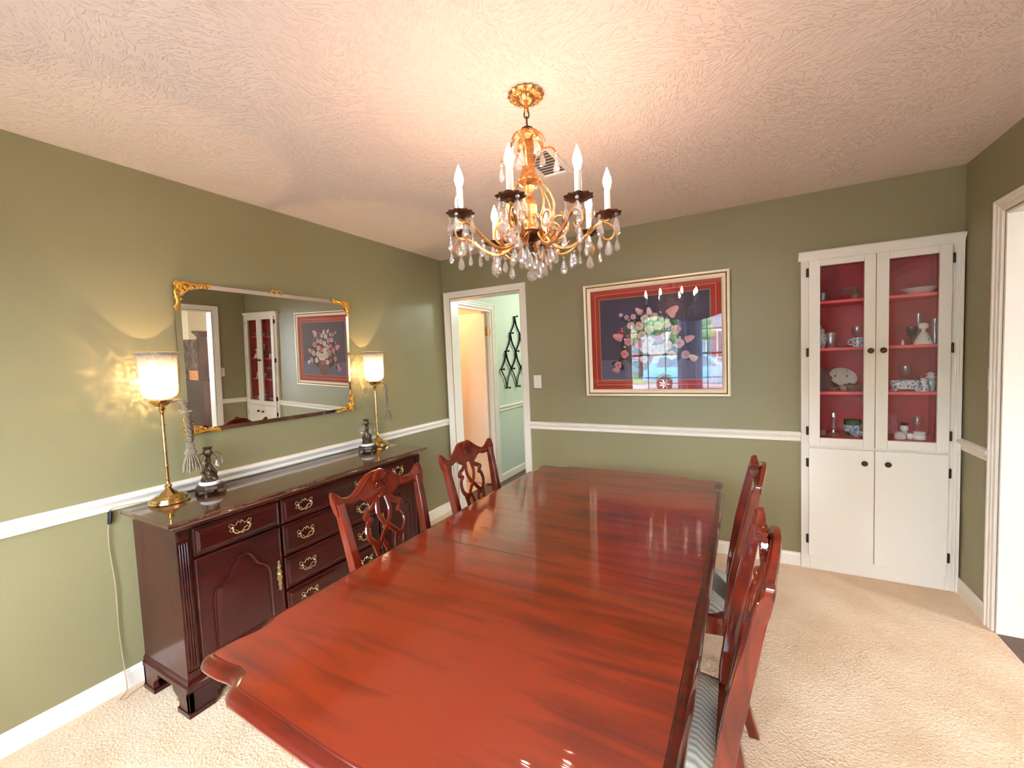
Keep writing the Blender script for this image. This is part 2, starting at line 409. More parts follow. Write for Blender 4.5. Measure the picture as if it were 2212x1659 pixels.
b.box(-.12, WX0, FY-.12, FY, 0, H).box(WX1, RW+.12, FY-.12, FY, 0, H).box(WX0, WX1, FY-.12, FY, 0, WZ0).box(WX0, WX1, FY-.12, FY, WZ1, H)
struct(b.build('wall_front', M['wall']))
# window with muntins
b = MB()
fw = .045
b.box(WX0, WX0+fw, FY-.09, FY-.03, WZ0, WZ1).box(WX1-fw, WX1, FY-.09, FY-.03, WZ0, WZ1).box(WX0+fw, WX1-fw, FY-.09, FY-.03, WZ0, WZ0+fw).box(WX0+fw, WX1-fw, FY-.09, FY-.03, WZ1-fw, WZ1)
for x in (1.12, 1.41, 2.07, 2.36, 2.64): b.box(x-.007, x+.007, FY-.075, FY-.05, WZ0+fw, WZ1-fw)
b.box(1.70, 1.92, FY-.085, FY-.03, WZ0+fw, WZ1-fw)
for z in (.92, 1.72): b.box(WX0+fw, WX1-fw, FY-.073, FY-.052, z-.007, z+.007)
b.box(WX0+fw, WX1-fw, FY-.08, FY-.045, 1.30, 1.335)
wf = struct(b.build('window_1', M['white']))
struct(MB().box(WX0+fw, WX1-fw, FY-.066, FY-.062, WZ0+fw, WZ1-fw).build('glass_pane', M['pane'], wf))
b = MB()
for (x0, x1, z0, z1) in ((WX0-.07, WX0, WZ0-.07, WZ1+.07), (WX1, WX1+.07, WZ0-.07, WZ1+.07), (WX0, WX1, WZ1, WZ1+.07), (WX0, WX1, WZ0-.07, WZ0)): b.box(x0, x1, FY, FY+.018, z0, z1)
struct(b.build('trim_1', M['white'], bevel=.004))

# chair rail (profile: depth d, height z)
rail = [(0, .845), (.010, .845), (.014, .850), (.014, .858), (.008, .864), (.012, .872), (.026, .888), (.028, .896), (.024, .903), (.012, .910), (0, .910)]
base = [(0, 0), (.014, 0), (.014, .07), (.010, .083), (.004, .089), (0, .089)]
def run_y(name, prof, x, sgn, y0, y1): return struct(MB().prism([(x+sgn*d, z) for d, z in prof], y0, y1, lambda a, b, d: (a, d, b)).build(name, M['white']))
def run_x(name, prof, y, sgn, x0, x1): return struct(MB().prism([(y+sgn*d, z) for d, z in prof], x0, x1, lambda a, b, d: (d, a, b)).build(name, M['white']))
run_y('trim_2', rail, 0, 1, FY, -.001); run_y('baseboard_left', base, 0, 1, FY, -.001)
run_x('trim_3', rail, 0, -1, .906, 2.885); run_x('baseboard_back', base, 0, -1, .906, 2.885)
run_y('trim_4', rail, RW, -1, OY1+.068, -.0); run_y('baseboard_right', base, RW, -1, OY1+.068, 0)
run_y('trim_5', rail, RW, -1, FY, OY0-.068); run_y('baseboard_right', base, RW, -1, FY, OY0-.068)
run_x('trim_6', rail, FY, 1, .0, WX0-.07); run_x('baseboard_front', base, FY, 1, .015, RW-.015)
# door casings: stepped profile boards
def casing(name, u0, u1, top, w, put, floor=0):
    "u0,u1 = opening edges; put(u, d, z) -> xyz; d = distance out of the wall"
    b = MB()
    for (i0, i1, d) in ((0.006, .030, .012), (.030, .052, .016), (.052, w, .022)):
        for sg, u in ((-1, u0), (1, u1)):
            a0, a1 = u+sg*i0, u+sg*i1
            b.prism([(a0, floor), (a1, floor), (a1, top+i1), (a0, top+i0)], 0, d, lambda a, z, dd: put(a, dd, z))
        b.prism([(u0-i0, top+i0), (u0-i1, top+i1), (u1+i1, top+i1), (u1+i0, top+i0)], 0, d, lambda a, z, dd: put(a, dd, z))
    return struct(b.build(name, M['white'], bevel=.002))
casing('trim_7', DX0, DX1, DZ, .062, lambda u, d, z: (u, -d, z))
casing('trim_8', OY0, OY1, OZ, .066, lambda u, d, z: (RW-d, u, z))
# jambs
b = MB(); b.box(DX0, DX0+.006, 0, .12, 0, DZ).box(DX1-.006, DX1, 0, .12, 0, DZ).box(DX0, DX1, 0, .12, DZ-.006, DZ)
struct(b.build('trim_9', M['white']))
b = MB(); b.box(RW, RW+.12, OY1-.012, OY1, 0, OZ).box(RW, RW+.12, OY0, OY0+.012, 0, OZ).box(RW, RW+.12, OY0+.012, OY1-.012, OZ-.012, OZ)
struct(b.build('trim_10', M['white']))

# ---- hall behind the back door
struct(MB().box(-.12, 1.5, .12, 3.1, -.06, -.005).box(DX0, DX1, 0, .12, -.06, -.003).build('floor', M['dark_floor']))
struct(MB().box(-1.5, 1.62, .12, 3.2, H, H+.1).build('ceiling', M['mint']))
HY0, HY1 = .14, .90                          # closet doorway in the hall's left wall
b = MB(); b.box(-.12, 0, .12, HY0, 0, H).box(-.12, 0, HY0, HY1, 2.04, H).box(-.12, 0, HY1, 3.1, 0, H)
struct(b.build('wall_hall_left', M['mint']))
struct(MB().box(-1.5, 1.62, 3.1, 3.2, 0, H).build('wall_hall_end', M['mint']))
struct(MB().box(1.5, 1.62, .12, 3.1, 0, H).build('wall_hall_right', M['mint']))
run_y('trim_11', rail, 0, 1, HY1+.075, 3.09); run_y('baseboard_hall', base, 0, 1, HY1+.075, 3.09)
casing('trim_12', HY0+.03, HY1, 2.04, .07, lambda u, d, z: (d, u, z))
b = MB(); b.box(-.12, 0, HY1-.02, HY1, 0, 2.04).box(-.12, 0, HY0, HY0+.02, 0, 2.04).box(-.12, 0, HY0+.02, HY1-.02, 2.02, 2.04)
struct(b.build('trim_13', M['white']))
# side closet room (warm light)
b = MB(); b.box(-1.5, -.12, 0, .12, 0, H).box(-1.62, -1.5, 0, 1.5, 0, H).box(-1.5, -.12, 1.4, 1.5, 0, H)
struct(b.build('wall_closet', M['peach']))
struct(MB().box(-1.5, -.12, .12, 1.4, -.06, -.004).build('floor', M['carpet']))
# open closet door: leaf stands square to the hall wall
dl = struct(MB().box(-.78, -.055, .83, .865, .012, 2.012).build('door_1', M['peach'], bevel=.002))
h = MB()
for z in (1.80, .25): h.box(-.056, -.012, .868, .874, z-.045, z+.045); h.tube([(-.05, .862, z-.05), (-.05, .862, z+.05)], .008, 8)
h.build('hinge', M['brass'], dl)['kind'] = 'structure'
def lamp_point(name, loc, e, col, r=.04):
    d = bpy.data.lights.new(name, 'POINT'); d.energy = e; d.color = col; d.shadow_soft_size = r
    o = bpy.data.objects.new(name, d); COL.objects.link(o); o.location = loc; return o
lamp_point('closet_ceiling_lamp', (-.75, .38, 2.30), 10, (1, .50, .30), .08)
lamp_point('hall_ceiling_lamp', (1.1, 1.7, 2.32), 13, (.95, 1, .95), .1)

# ---- room seen through the right-hand opening (and in the mirror)
struct(MB().box(RW+.12, 7.1, -4.42, .8, -.06, -.004).box(RW, RW+.12, OY0, OY1, -.06, -.002).build('floor', M['dark_floor']))
struct(MB().box(RW+.12, 7.1, -4.42, .8, H, H+.1).build('ceiling', M['peach']))
b = MB(); b.box(RW+.12, 7.1, .7, .8, 0, H).box(RW+.12, 7.1, -4.42, -4.3, 0, H)
b.box(7.0, 7.1, -4.3, -2.7, 0, H).box(7.0, 7.1, -1.7, .7, 0, H).box(7.0, 7.1, -2.7, -1.7, 0, .8).box(7.0, 7.1, -2.7, -1.7, 2.1, H)
struct(b.build('wall_side_room', M['peach']))
b = MB()
for y in (-2.70, -1.74): b.box(7.02, 7.06, y, y+.04, .8, 2.1)
for z in (.8, 1.43, 2.06): b.box(7.02, 7.06, -2.66, -1.74, z, z+.04)
w2 = struct(b.build('window_2', M['white'])); struct(MB().box(7.038, 7.042, -2.66, -1.74, .84, 2.06).build('glass_pane', M['pane'], w2))
# dark hutch seen in the mirror
hu = empty('hutch', (6.1, .3, -.004))
tag(hu, 'tall dark wooden hutch in the next room, seen in the gilt mirror', 'hutch')
MB().box(-.46, .6, 0, .38, 0, 1.03).build('base_cabinet', M['hutch'], hu, bevel=.006)
MB().loops([[(x0, y0, z), (x1, y0, z), (x1, y1, z), (x0, y1, z)] for x0, x1, y0, y1, z in ((-.44, -.33, .0, .11, 1.03), (-.44, -.33, .0, .11, 1.78), (-.49, -.28, -.05, .16, 1.86), (-.49, -.28, -.05, .16, 1.88))]).build('column', M['hutch'], hu)
MB().box(-.33, .6, .10, .16, 1.03, 1.74).build('back_panel', mat('dark_floral_panel', srgb(120, 104, 92), .7, noise=(9, .3, 1.6)), hu)
ob = MB().box(5.80, 6.12, .31, .39, 1.028, 1.19).build('storage_box', mat('orange_box', srgb(224, 150, 96), .6, noise=(20, .8, 1.2)))
tag(ob, 'orange patterned box on the dark hutch, seen in the gilt mirror', 'box')

# ---- outside, seen mirrored in the picture glass
grass = mat('lawn', srgb(96, 120, 70), .9, noise=(2.5, .7, 1.3)); drive = mat('concrete_drive', srgb(128, 128, 132), .9, noise=(1.2, .9, 1.1))
struct(MB().box(-40, 40, -60, -5, -.95, -.78).build('ground', drive))
struct(MB().box(-40, 40, -60, -20.5, -.78, -.74).build('ground', grass))
siding = mat('blue_grey_siding', srgb(120, 140, 156), .7, bump=((1, 1, 40), .6, .02)); wtrim = mat('house_trim', srgb(235, 235, 235), .5)
hs = empty('neighbour_house', (0, -29, -.74)); tag(hs, 'pale grey clapboard house across the street, reflected in the picture glass', 'house')
MB().box(-13, 13, -5, 0, 0, 4.6).build('siding_wall', siding, hs)
MB().prism([(-5.3, 4.5), (.7, 4.5), (-2.2, 6.6)], -13.5, 13.5, lambda a, b_, d: (d, a, b_)).build('roof', mat('shingle_roof', srgb(96, 92, 92), .9), hs)
gl2 = mat('dark_house_glass', srgb(90, 104, 120), .1)
for x in (-4.6, -1.4, 1.2, 4.2):
    w = MB().box(x-.75, x+.75, 0, .06, .9, 2.9).build('window', wtrim, hs)
    MB().box(x-.6, x-.04, .06, .08, 1.02, 2.78).box(x+.04, x+.6, .06, .08, 1.02, 2.78).build('pane', gl2, w)
car = empty('parked_car', (-1.5, -17, -.78)); tag(car, 'silver blue estate car parked outside, reflected in the picture glass', 'car')
carp = mat('silver_blue_paint', srgb(96, 150, 184), .25, .4, coat=1); dk = mat('tyre_rubber', srgb(24, 22, 24), .7)
side = [(0, .45), (.05, .95), (.25, 1.08), (.55, 1.66), (2.7, 1.68), (3.45, 1.12), (4.5, .98), (4.7, .45), (4.1, .42), (4.0, .7), (3.75, .8), (3.5, .7), (3.4, .38), (1.35, .38), (1.25, .7), (.95, .82), (.68, .7), (.58, .42)]
MB().prism(side, -1.7, 0, XZ).build('body', carp, car, bevel=.04)
MB().prism([(.62, 1.14), (.8, 1.58), (1.8, 1.60), (1.8, 1.14)], .0, .012, XZ).prism([(1.9, 1.14), (1.9, 1.60), (2.65, 1.60), (3.2, 1.14)], .0, .012, XZ).build('side_window', gl2, car)
for x in (.97, 3.75):
    t = MB(); t.lathe([(0, -.1), (.33, -.1), (.35, -.06), (.35, .06), (.33, .1), (.2, .1), (.0, .08)], 24); t.xf(Matrix.Translation((x, -.1, .36)) @ Matrix.Rotation(-PI/2, 4, 'X')); w = t.build('wheel', dk, car)
    t = MB()
    for k in range(7):
        a = 2*PI*k/7; t.prism([(.03*math.cos(a+1.5), .03*math.sin(a+1.5)), (.21*math.cos(a+.12), .21*math.sin(a+.12)), (.21*math.cos(a-.12), .21*math.sin(a-.12)), (.03*math.cos(a-1.5), .03*math.sin(a-1.5))], .0, .02, lambda p, q, d: (x+p, d, .36+q))
    t.build('wheel_rim', wtrim, w)
leaf = mat('bright_foliage', srgb(96, 124, 84), .8, noise=(6, .6, 1.5))
for i, (x, y, s_) in enumerate(((-3.2, -25, 1.5), (-.4, -26, 1.2))):
    b = MB(); rnd = random.Random(i)
    for k in range(16): b.ball((rnd.uniform(-1, 1)*s_, rnd.uniform(-.6, .6)*s_, 3.4+rnd.uniform(-.8, .9)*s_), .55*s_*rnd.uniform(.6, 1), 10)
    t = empty('tree', (x, y, -.74)); tag(t, ('leafy green tree left of the reflected house windows', 'smaller leafy tree between the reflected house windows')[i], 'tree')
    b.build('foliage', leaf, t); MB().tube([(0, 0, 0), (.05, 0, 1.5), (0, 0, 3)], [.16, .12, .08]).build('trunk', M['hutch'], t)
# curtains at the front window
def sheer():
    m = bpy.data.materials.new('sheer_curtain'); m.use_nodes = True; nt = m.node_tree; nt.nodes.clear()
    out = nt.nodes.new('ShaderNodeOutputMaterial'); a = nt.nodes.new('ShaderNodeBsdfTranslucent'); a.inputs[0].default_value = (.78, .82, .92, 1)
    d = nt.nodes.new('ShaderNodeBsdfDiffuse'); d.inputs[0].default_value = (.5, .52, .56, 1); mx = nt.nodes.new('ShaderNodeMixShader')
    nt.links.new(a.outputs[0], mx.inputs[1]); nt.links.new(d.outputs[0], mx.inputs[2]); nt.links.new(mx.outputs[0], out.inputs[0]); return m
M['sheer'] = sheer()
def curtain(name, x0, x1, z0, z1, lab):
    n = 60; A = []; B = []
    for i in range(n+1):
        x = x0+(x1-x0)*i/n; y = FY+.075+.018*math.sin(i*1.35)+.006*math.sin(i*.5)
        A.append((x, y)); B.append((x, y-.004))
    o = MB().prism(A+B[::-1], z0, z1, lambda a, b_, d: (a, b_, d)).build(name, M['sheer']); tag(o, lab, 'curtain', None); return o
curtain('curtain', 1.62, 2.00, .25, 2.12, 'grey curtain panel between the window halves, reflected in the picture glass')
n = 40
poly = [(WX0-.1+(WX1-WX0+.2)*i/n, 2.20-.0) for i in range(n+1)]
low = [(WX0-.1+(WX1-WX0+.2)*(n-i)/n, 1.99-.14*abs(math.cos(PI*2*(n-i)/n))**1.2) for i in range(n+1)]
tag(MB().prism(poly+low, FY+.10, FY+.13, XZ).build('valance', M['drape']), 'grey scalloped valance over the front window, reflected in the picture glass', 'valance')

# ------------------------------------------------------------------ CEILING VENT
v = empty('air_vent', (1.685, -1.315, H)); tag(v, 'white slatted air register in the ceiling behind the chandelier', 'vent')
b = MB()
for (x0, x1, y0, y1) in ((-.085, -.06, -.16, .16), (.06, .085, -.16, .16), (-.06, .06, -.16, -.13), (-.06, .06, .13, .16)): b.box(x0, x1, y0, y1, -.012, 0)
b.build('frame', M['vent'], v, bevel=.003)
for k in range(9):
    y = -.115+.029*k; MB().prism([(y, -.010), (y+.018, -.002), (y+.018, 0), (y, -.008)], -.06, .06, YZ).build('slat', M['vent'], v)
MB().box(-.06, .06, -.13, .13, -.001, 0).build('backing', mat('duct_grey', srgb(120, 108, 98), .6), v)

# ------------------------------------------------------------------ WALL PLATES
def switch(loc, rz, lab, n):
    e = empty('light_switch', loc, rz); tag(e, lab, 'light switch')
    w = .036 if n == 1 else .045
    MB().box(-w, w, -.006, 0, -.057, .057).build('cover_plate', M['plate'], e, bevel=.004)
    for x in ((0,) if n == 1 else (-.0,)):
        MB().prism([(-.016, -.004), (-.006, -.014), (-.006, .006), (-.012, .006)], x-.004, x+.004, YZ).build('toggle', M['plate'], e)
        for z in (-.032, .032): MB().ball((x, -.007, z), .003, 8).build('screw', M['hinge'], e)
switch((.986, 0, 1.260), 0, 'white light switch plate on the back wall beside the hall doorway', 1)
switch((RW, -.345+.01, 1.266), PI/2*3, 'white light switch plate on the right wall beside the door casing', 1)

# ------------------------------------------------------------------ TABLE
TC = (1.900, -1.827)
tb = empty('dining_table', (TC[0], TC[1], 0), math.radians(-.55)); tag(tb, 'long glossy cherry dining table with shaped corners, in the middle of the room', 'table')
A_, B_ = 1.052, .552                        # half length (y), half width (x)
def quarter():
    "from the middle of the long side (x=+B) to the middle of the short end (y=+A)"
    p = []
    L = A_-.235
    for i in range(9): y = L*i/8; p.append((B_-.004*(y/L)**2+.004, y))
    p += [(B_-.004, L+.02), (B_-.016, L+.035), (B_-.022, L+.050), (B_-.018, L+.07), (B_-.010, L+.10), (B_-.005, L+.13), (B_-.006, L+.158)]
    cx, cy, r = B_-.046, A_-.076, .040
    for i in range(1, 8): a = PI/2*i/8; p.append((cx+r*math.cos(a)*1.0, cy+r*math.sin(a)*1.0))
    p += [(B_-.07, A_-.036), (B_-.11, A_-.037), (B_-.145, A_-.042), (B_-.168, A_-.040), (B_-.180, A_-.026), (B_-.192, A_-.012), (B_-.215, A_-.004)]
    x = B_-.215
    for i in range(1, 7): p.append((x*(1-i/6), A_-.004+.010*(i/6)))
    return p
q = quarter(); out = q[:]
out += [(-x, y) for x, y in q[::-1][1:]]
out += [(-x, -y) for x, y in q[1:]]
out += [(x, -y) for x, y in q[::-1][1:-1]]
def inset(poly, d):
    n = len(poly); r = []
    for i in range(n):
        a, b_ = Vector(poly[i-1]), Vector(poly[(i+1) % n]); t = (b_-a).normalized(); nrm = Vector((t.y, -t.x))
        r.append((poly[i][0]-nrm.x*d, poly[i][1]-nrm.y*d))
    return r
prof = [(.030, .7600), (.027, .7590), (.026, .7565), (.020, .7560), (.010, .7530), (.003, .7470), (0, .7400), (.001, .7340), (.006, .7290), (.014, .7265), (.014, .722), (.020, .716)]
top = MB(); top.loops([[(x, y, .735) for x, y in inset(out, .036)], [(x, y, .7600) for x, y in inset(out, .036)], [(x, y, .7601) for x, y in inset(out, .030)]], smooth=False)
# split in three leaves by thin dark seams
tt = top.build('tabletop', M['table'], tb)
edge = MB(); edge.loops([[(x, y, z) for x, y in inset(out, d)] for d, z in prof], cap0=False, cap1=True, smooth=True); edge.build('moulded_edge', M['tedge'], tb)
for ys in (-1.645, -2.036):
    MB().box(-B_+.033, B_-.033, ys-TC[1]-.0009, ys-TC[1]+.0009, .7598, .76025).build('leaf_seam', M['hutch'], tb)
b = MB(); ax, ay = B_-.085, A_-.13
for (x0, x1, y0, y1) in ((-ax, ax, -ay, -ay+.022), (-ax, ax, ay-.022, ay), (-ax, -ax+.022, -ay, ay), (ax-.022, ax, -ay, ay)): b.box(x0, x1, y0, y1, .64, .722)
b.build('apron', M['tedge'], tb, bevel=.003)
for sy in (-1, 1):
    b = MB(); yc = sy*.52
    b.lathe([(0, .722), (.09, .722), (.09, .70), (.05, .68), (.04, .64), (.055, .58), (.075, .50), (.08, .44), (.06, .38), (.05, .34), (.07, .30), (.075, .24), (.05, .20), (0, .19)], 24, c=(0, yc, 0))
    b.build('pedestal', M['tedge'], tb)
    for k in range(4):
        a = PI/4+PI/2*k; c_, s_ = math.cos(a), math.sin(a)
        MB().tube(crv([(.04*c_, yc+.04*s_, .27), (.12*c_, yc+.12*s_, .26), (.22*c_, yc+.22*s_, .16), (.30*c_, yc+.30*s_, .05), (.34*c_, yc+.34*s_, .022)], 4), [.032-.0012*i for i in range(17)], 10).build('pedestal_foot', M['tedge'], tb)

# ------------------------------------------------------------------ CHAIRS
def backx(z):   # offset of the rear posts (local -x is backwards) by height
    if z < .45: t = z/.45; return -.080*(1-t)**1.6
    t = (z-.45)/.55; return -.100*t**1.25
def make_chair():
    c = empty('dining_chair', (0, 0, 0))
    # posts continuous with rear legs
    for sg in (-1, 1):
        L = []
        for z in (0, .06, .15, .25, .35, .43, .50, .6, .7, .8, .87, .92, .945):
            yc = sg*(.186+.012*max(0, (.45-z)/.45)*-1+.034*max(0, (z-.45)/.5)); x = backx(z)
            w = .017; d = .021 if z < .72 else .021-.007*(z-.72)/.225
            if z < .2: w, d = .016, .018
            L.append([(x-d, yc-w, z), (x+d, yc-w, z), (x+d, yc+w, z), (x-d, yc+w, z)])
        MB().loops(L, smooth=False).build('rear_leg_and_post', M['chair'], c, bevel=.004)
    # front cabriole legs
    for sg in (-1, 1):
        pts = crv([(.415, sg*.225, .42), (.425, sg*.232, .36), (.435, sg*.240, .30), (.42, sg*.23, .18), (.412, sg*.225, .08), (.425, sg*.232, .03)], 4)
        b = MB(); b.tube(pts, [.027-.013*min(1, i/13) for i in range(len(pts))], 10); b.ball((.428, sg*.234, .022), .028, 12, sz=.78); b.build('leg', M['chair'], c)
    # seat frame (trapezoid) and cushion
    def trap(i, z): return [(.0+i, -.19+i, z), (.0+i, .19-i, z), (.445-i, .255-i, z), (.445-i, -.255+i, z)]
    MB().loops([trap(0, .375), trap(0, .445), trap(.012, .45)]).build('seat_frame', M['chair'], c, bevel=.003)
    N = 10; sb = MB(); sb.sm = True; g = []
    for i in range(N+1):
        row = []
        for j in range(N+1):
            u, v_ = i/N, j/N; x = .014+u*.42; hw = .178+(.243-.178)*u; y = (v_*2-1)*hw
            e = (1-(2*u-1)**6)*(1-(2*v_-1)**6); row.append(sb.bm.verts.new((x, y, .448+.042*e**.6)))
        g.append(row)
    for i in range(N):
        for j in range(N): sb._f([g[i][j], g[i+1][j], g[i+1][j+1], g[i][j+1]])
    rim = [g[i][0] for i in range(N+1)]+[g[N][j] for j in range(1, N+1)]+[g[i][N] for i in range(N-1, -1, -1)]+[g[0][j] for j in range(N-1, 0, -1)]
    sb.build('seat_cushion', M['stripe'], c)
    # crest rail
    topc = crv([(-.250, .966, 0), (-.246, .986, 0), (-.228, .984, 0), (-.198, .958, 0), (-.155, .950, 0), (-.105, .972, 0), (-.06, 1.002, 0), (-.03, 1.010, 0), (0, 1.012, 0)], 5)
    botc = crv([(-.238, .900, 0), (-.212, .896, 0), (-.192, .916, 0), (-.150, .915, 0), (-.110, .922, 0), (-.075, .902, 0), (-.055, .893, 0), (-.03, .90, 0), (0, .90, 0)], 5)
    half = [(p.x, p.y) for p in topc]; hb = [(p.x, p.y) for p in botc]
    T = half+[(-a, z) for a, z in half[::-1][1:]]; Bt = hb+[(-a, z) for a, z in hb[::-1][1:]]
    cr = MB(); cr.sm = True
    front = []; back = []
    bow = lambda y: -.022*(1-(y/.25)**2)      # crest bows backwards in the middle
    rows = []
    for (t, bt) in zip(T, Bt):
        col = []
        for k in range(7):
            s_ = k/6; y = t[0]*(1-s_)+bt[0]*s_; z = t[1]*(1-s_)+bt[1]*s_
            col.append((y, z, s_))
        rows.append(col)
    th = .013
    def P(y, z, s_, f):
        x = backx(z)+bow(y); e = 1-abs(2*s_-1)**4*.45
        return (x+f*th*e, y, z)
    F = [[cr.bm.verts.new(P(y, z, s_, 1)) for y, z, s_ in r] for r in rows]; Bk = [[cr.bm.verts.new(P(y, z, s_, -1)) for y, z, s_ in r] for r in rows]
    for i in range(len(rows)-1):
        for k in range(6):
            cr._f([F[i][k], F[i][k+1], F[i+1][k+1], F[i+1][k]]); cr._f([Bk[i][k], Bk[i+1][k], Bk[i+1][k+1], Bk[i][k+1]])
        cr._f([F[i][0], F[i+1][0], Bk[i+1][0], Bk[i][0]]); cr._f([F[i][6], Bk[i][6], Bk[i+1][6], F[i+1][6]])
    for e in (0, -1):
        for k in range(6): cr._f([F[e][k], Bk[e][k], Bk[e][k+1], F[e][k+1]])
    # carved line following the top edge
    for sg in (-1, 1):
        pts = [(P(sg*abs(y), z-.010, .12, 1)[0]+.001, sg*y if sg < 0 else -y, z-.010) for y, z in half[6:-6]]
        pts = [(p[0], (half[6:-6][i][0])*(-sg), p[2]) for i, p in enumerate(pts)]
        cr.tube(pts, .0022, 5)
    cro = cr.build('crest_rail', M['chair'], c)
    # shell carving
    sh = MB()
    for k in range(9):
        a = math.radians(-70+17.5*k); x0 = backx(.985)-.022+.010
        p0 = Vector((x0, 0, .972)); ln = .050-.012*abs(k-4)/4
        p1 = Vector((x0+.012, math.sin(a)*ln, .972+math.cos(a)*ln))
        sh.tube([p0, (p0+p1)/2+Vector((.006, 0, 0)), p1], [.004, .0065, .0085], 8)
    for sg in (-1, 1):
        sh.tube(crv([(backx(.95)-.008, sg*.018, .965), (backx(.95)-.004, sg*.03, .952), (backx(.94)-.004, sg*.02, .938), (backx(.93)-.006, sg*.008, .945)], 4), .0032, 6)
    sh.build('shell_carving', M['chair'], cro)
    # pierced splat: interlaced ribbons
    sp = MB()
    def rib(pts, r, n=5):
        pp = crv([(0, y, z) for y, z in pts], n); pp = [Vector((backx(p.z)-.006-.014*max(0, (p.z-.5)/.45), p.y, p.z)) for p in pp]
        sp.tube(pp, r, 8, flat=(1.0, .75), up=None) if False else sp.tube(pp, r, 8, flat=(.50, 1.0), up=(1, 0, 0))
    for sg in (-1, 1):
        rib([(sg*.030, .925), (sg*.040, .895), (sg*.062, .872), (sg*.088, .862), (sg*.098, .845), (sg*.088, .830), (sg*.100, .812), (sg*.106, .785), (sg*.098, .755), (sg*.075, .733), (sg*.050, .732), (sg*.036, .752)], .0125)
        rib([(sg*.020, .93), (sg*.030, .88), (sg*.033, .845), (sg*.020, .810), (0, .785), (-sg*.022, .765), (-sg*.042, .742), (-sg*.060, .724)], .0120)
        sp.ball((backx(.85)-.016, sg*.098, .850), .018, 10, sx=.5); sp.ball((backx(.83)-.016, sg*.080, .830), .014, 10, sx=.5)
        sp.ball((backx(.735)-.014, sg*.062, .724), .020, 10, sx=.45)
        rib([(sg*.085, .735), (sg*.078, .70), (sg*.064, .64), (sg*.056, .56), (sg*.060, .49)], .0125)
        rib([(sg*.040, .735), (sg*.026, .70), (sg*.018, .64), (sg*.016, .56), (sg*.018, .49)], .0105)
    rib([(-.030, .92), (.030, .92)], .010, 2)
    rib([(0, .935), (0, .905)], .020, 2)
    rib([(-.085, .60), (0, .575), (.085, .60)][0:0] or [(-.058, .585), (.058, .585)], .008, 2)
    sp.box(-.012, .010, -.075, .075, .448, .50)
    sp.build('splat', M['chair'], c)
    b = MB()
    for sg in (-1, 1): b.box(-.01, .42, sg*.20-.010, sg*.20+.010, .17, .195) if False else None
    return c
ch = make_chair()
CG = 'dining chairs with pierced splats around the table'
spots = [(1.283, -2.052, 0, 'dark mahogany dining chair between the near half of the table and the sideboard drawers'),
         (1.283, -1.400, 0, 'dark mahogany dining chair in front of the white hall doorway'),
         (2.488, -2.130, PI, 'dark mahogany dining chair nearest the camera on the right side of the table'),
         (2.492, -1.412, PI, 'dark mahogany dining chair on the right side of the table, farther from the camera')]
for i, (x, y, a, lab) in enumerate(spots):
    o = ch if i == 0 else tree_copy(ch)
    o.location = (x, y, 0); o.rotation_euler = (0, 0, a); tag(o, lab, 'chair', CG)

# ------------------------------------------------------------------ SIDEBOARD
SY0, SY1, SX0, SX1, SZ = -2.500, -.990, .075, .472, .850
sbd = empty('sideboard', (SX0, (SY0+SY1)/2, 0)); tag(sbd, 'dark cherry sideboard with brass pulls along the left wall under the mirror', 'sideboard')
ox, oy = sbd.location.x, sbd.location.y
def SB(b, name, m=None, parent=None, **k):
    b.xf(Matrix.Translation((-ox, -oy, 0))); return b.build(name, m or M['sb'], parent or sbd, **k)
SB(MB().box(SX0, SX1-.012, SY0, SY1, .15, .822), 'carcass', bevel=.002)
def rect(x0, x1, y0, y1, z): return [(x0, y0, z), (x1, y0, z), (x1, y1, z), (x0, y1, z)]
def stack(pr, x0, x1, y0, y1): return [rect(x0, x1+d, y0-d, y1+d, z) for d, z in pr]
SB(MB().loops(stack([(.002, .80), (.006, .806), (.012, .812), (.020, .820), (.022, .826), (.034, .832), (.040, .838), (.040, .844), (.034, .8495), (.030, .850)], SX0, SX1, SY0, SY1)), 'top', M['sbtop'])
SB(MB().loops(stack([(.012, .108), (.012, .128), (.006, .134), (.008, .140), (.004, .150), (.0, .158)], SX0, SX1, SY0, SY1)), 'base_moulding')
# ogee bracket feet
for yy, sg in ((SY0-.010, 1), (SY1+.010, -1)):
    for xx, sx in ((SX1+.012, -1), (SX0, 1)):
        pf = [(0, 0), (.10, 0), (.112, .02), (.108, .045), (.125, .062), (.15, .072), (.17, .085), (.175, .108), (0, .108)]
        b = MB(); 
        b.prism([(yy+sg*a, z) for a, z in pf], xx, xx+sx*.022, YZ)
        b.prism([(xx+sx*a*.8, z) for a, z in pf], yy, yy+sg*.022, XZ)
        b.box(min(xx+sx*-.004, xx+sx*.10), max(xx+sx*-.004, xx+sx*.10), min(yy-sg*.004, yy+sg*.10), max(yy-sg*.004, yy+sg*.10), 0, .022)
        SB(b, 'foot', bevel=.003)
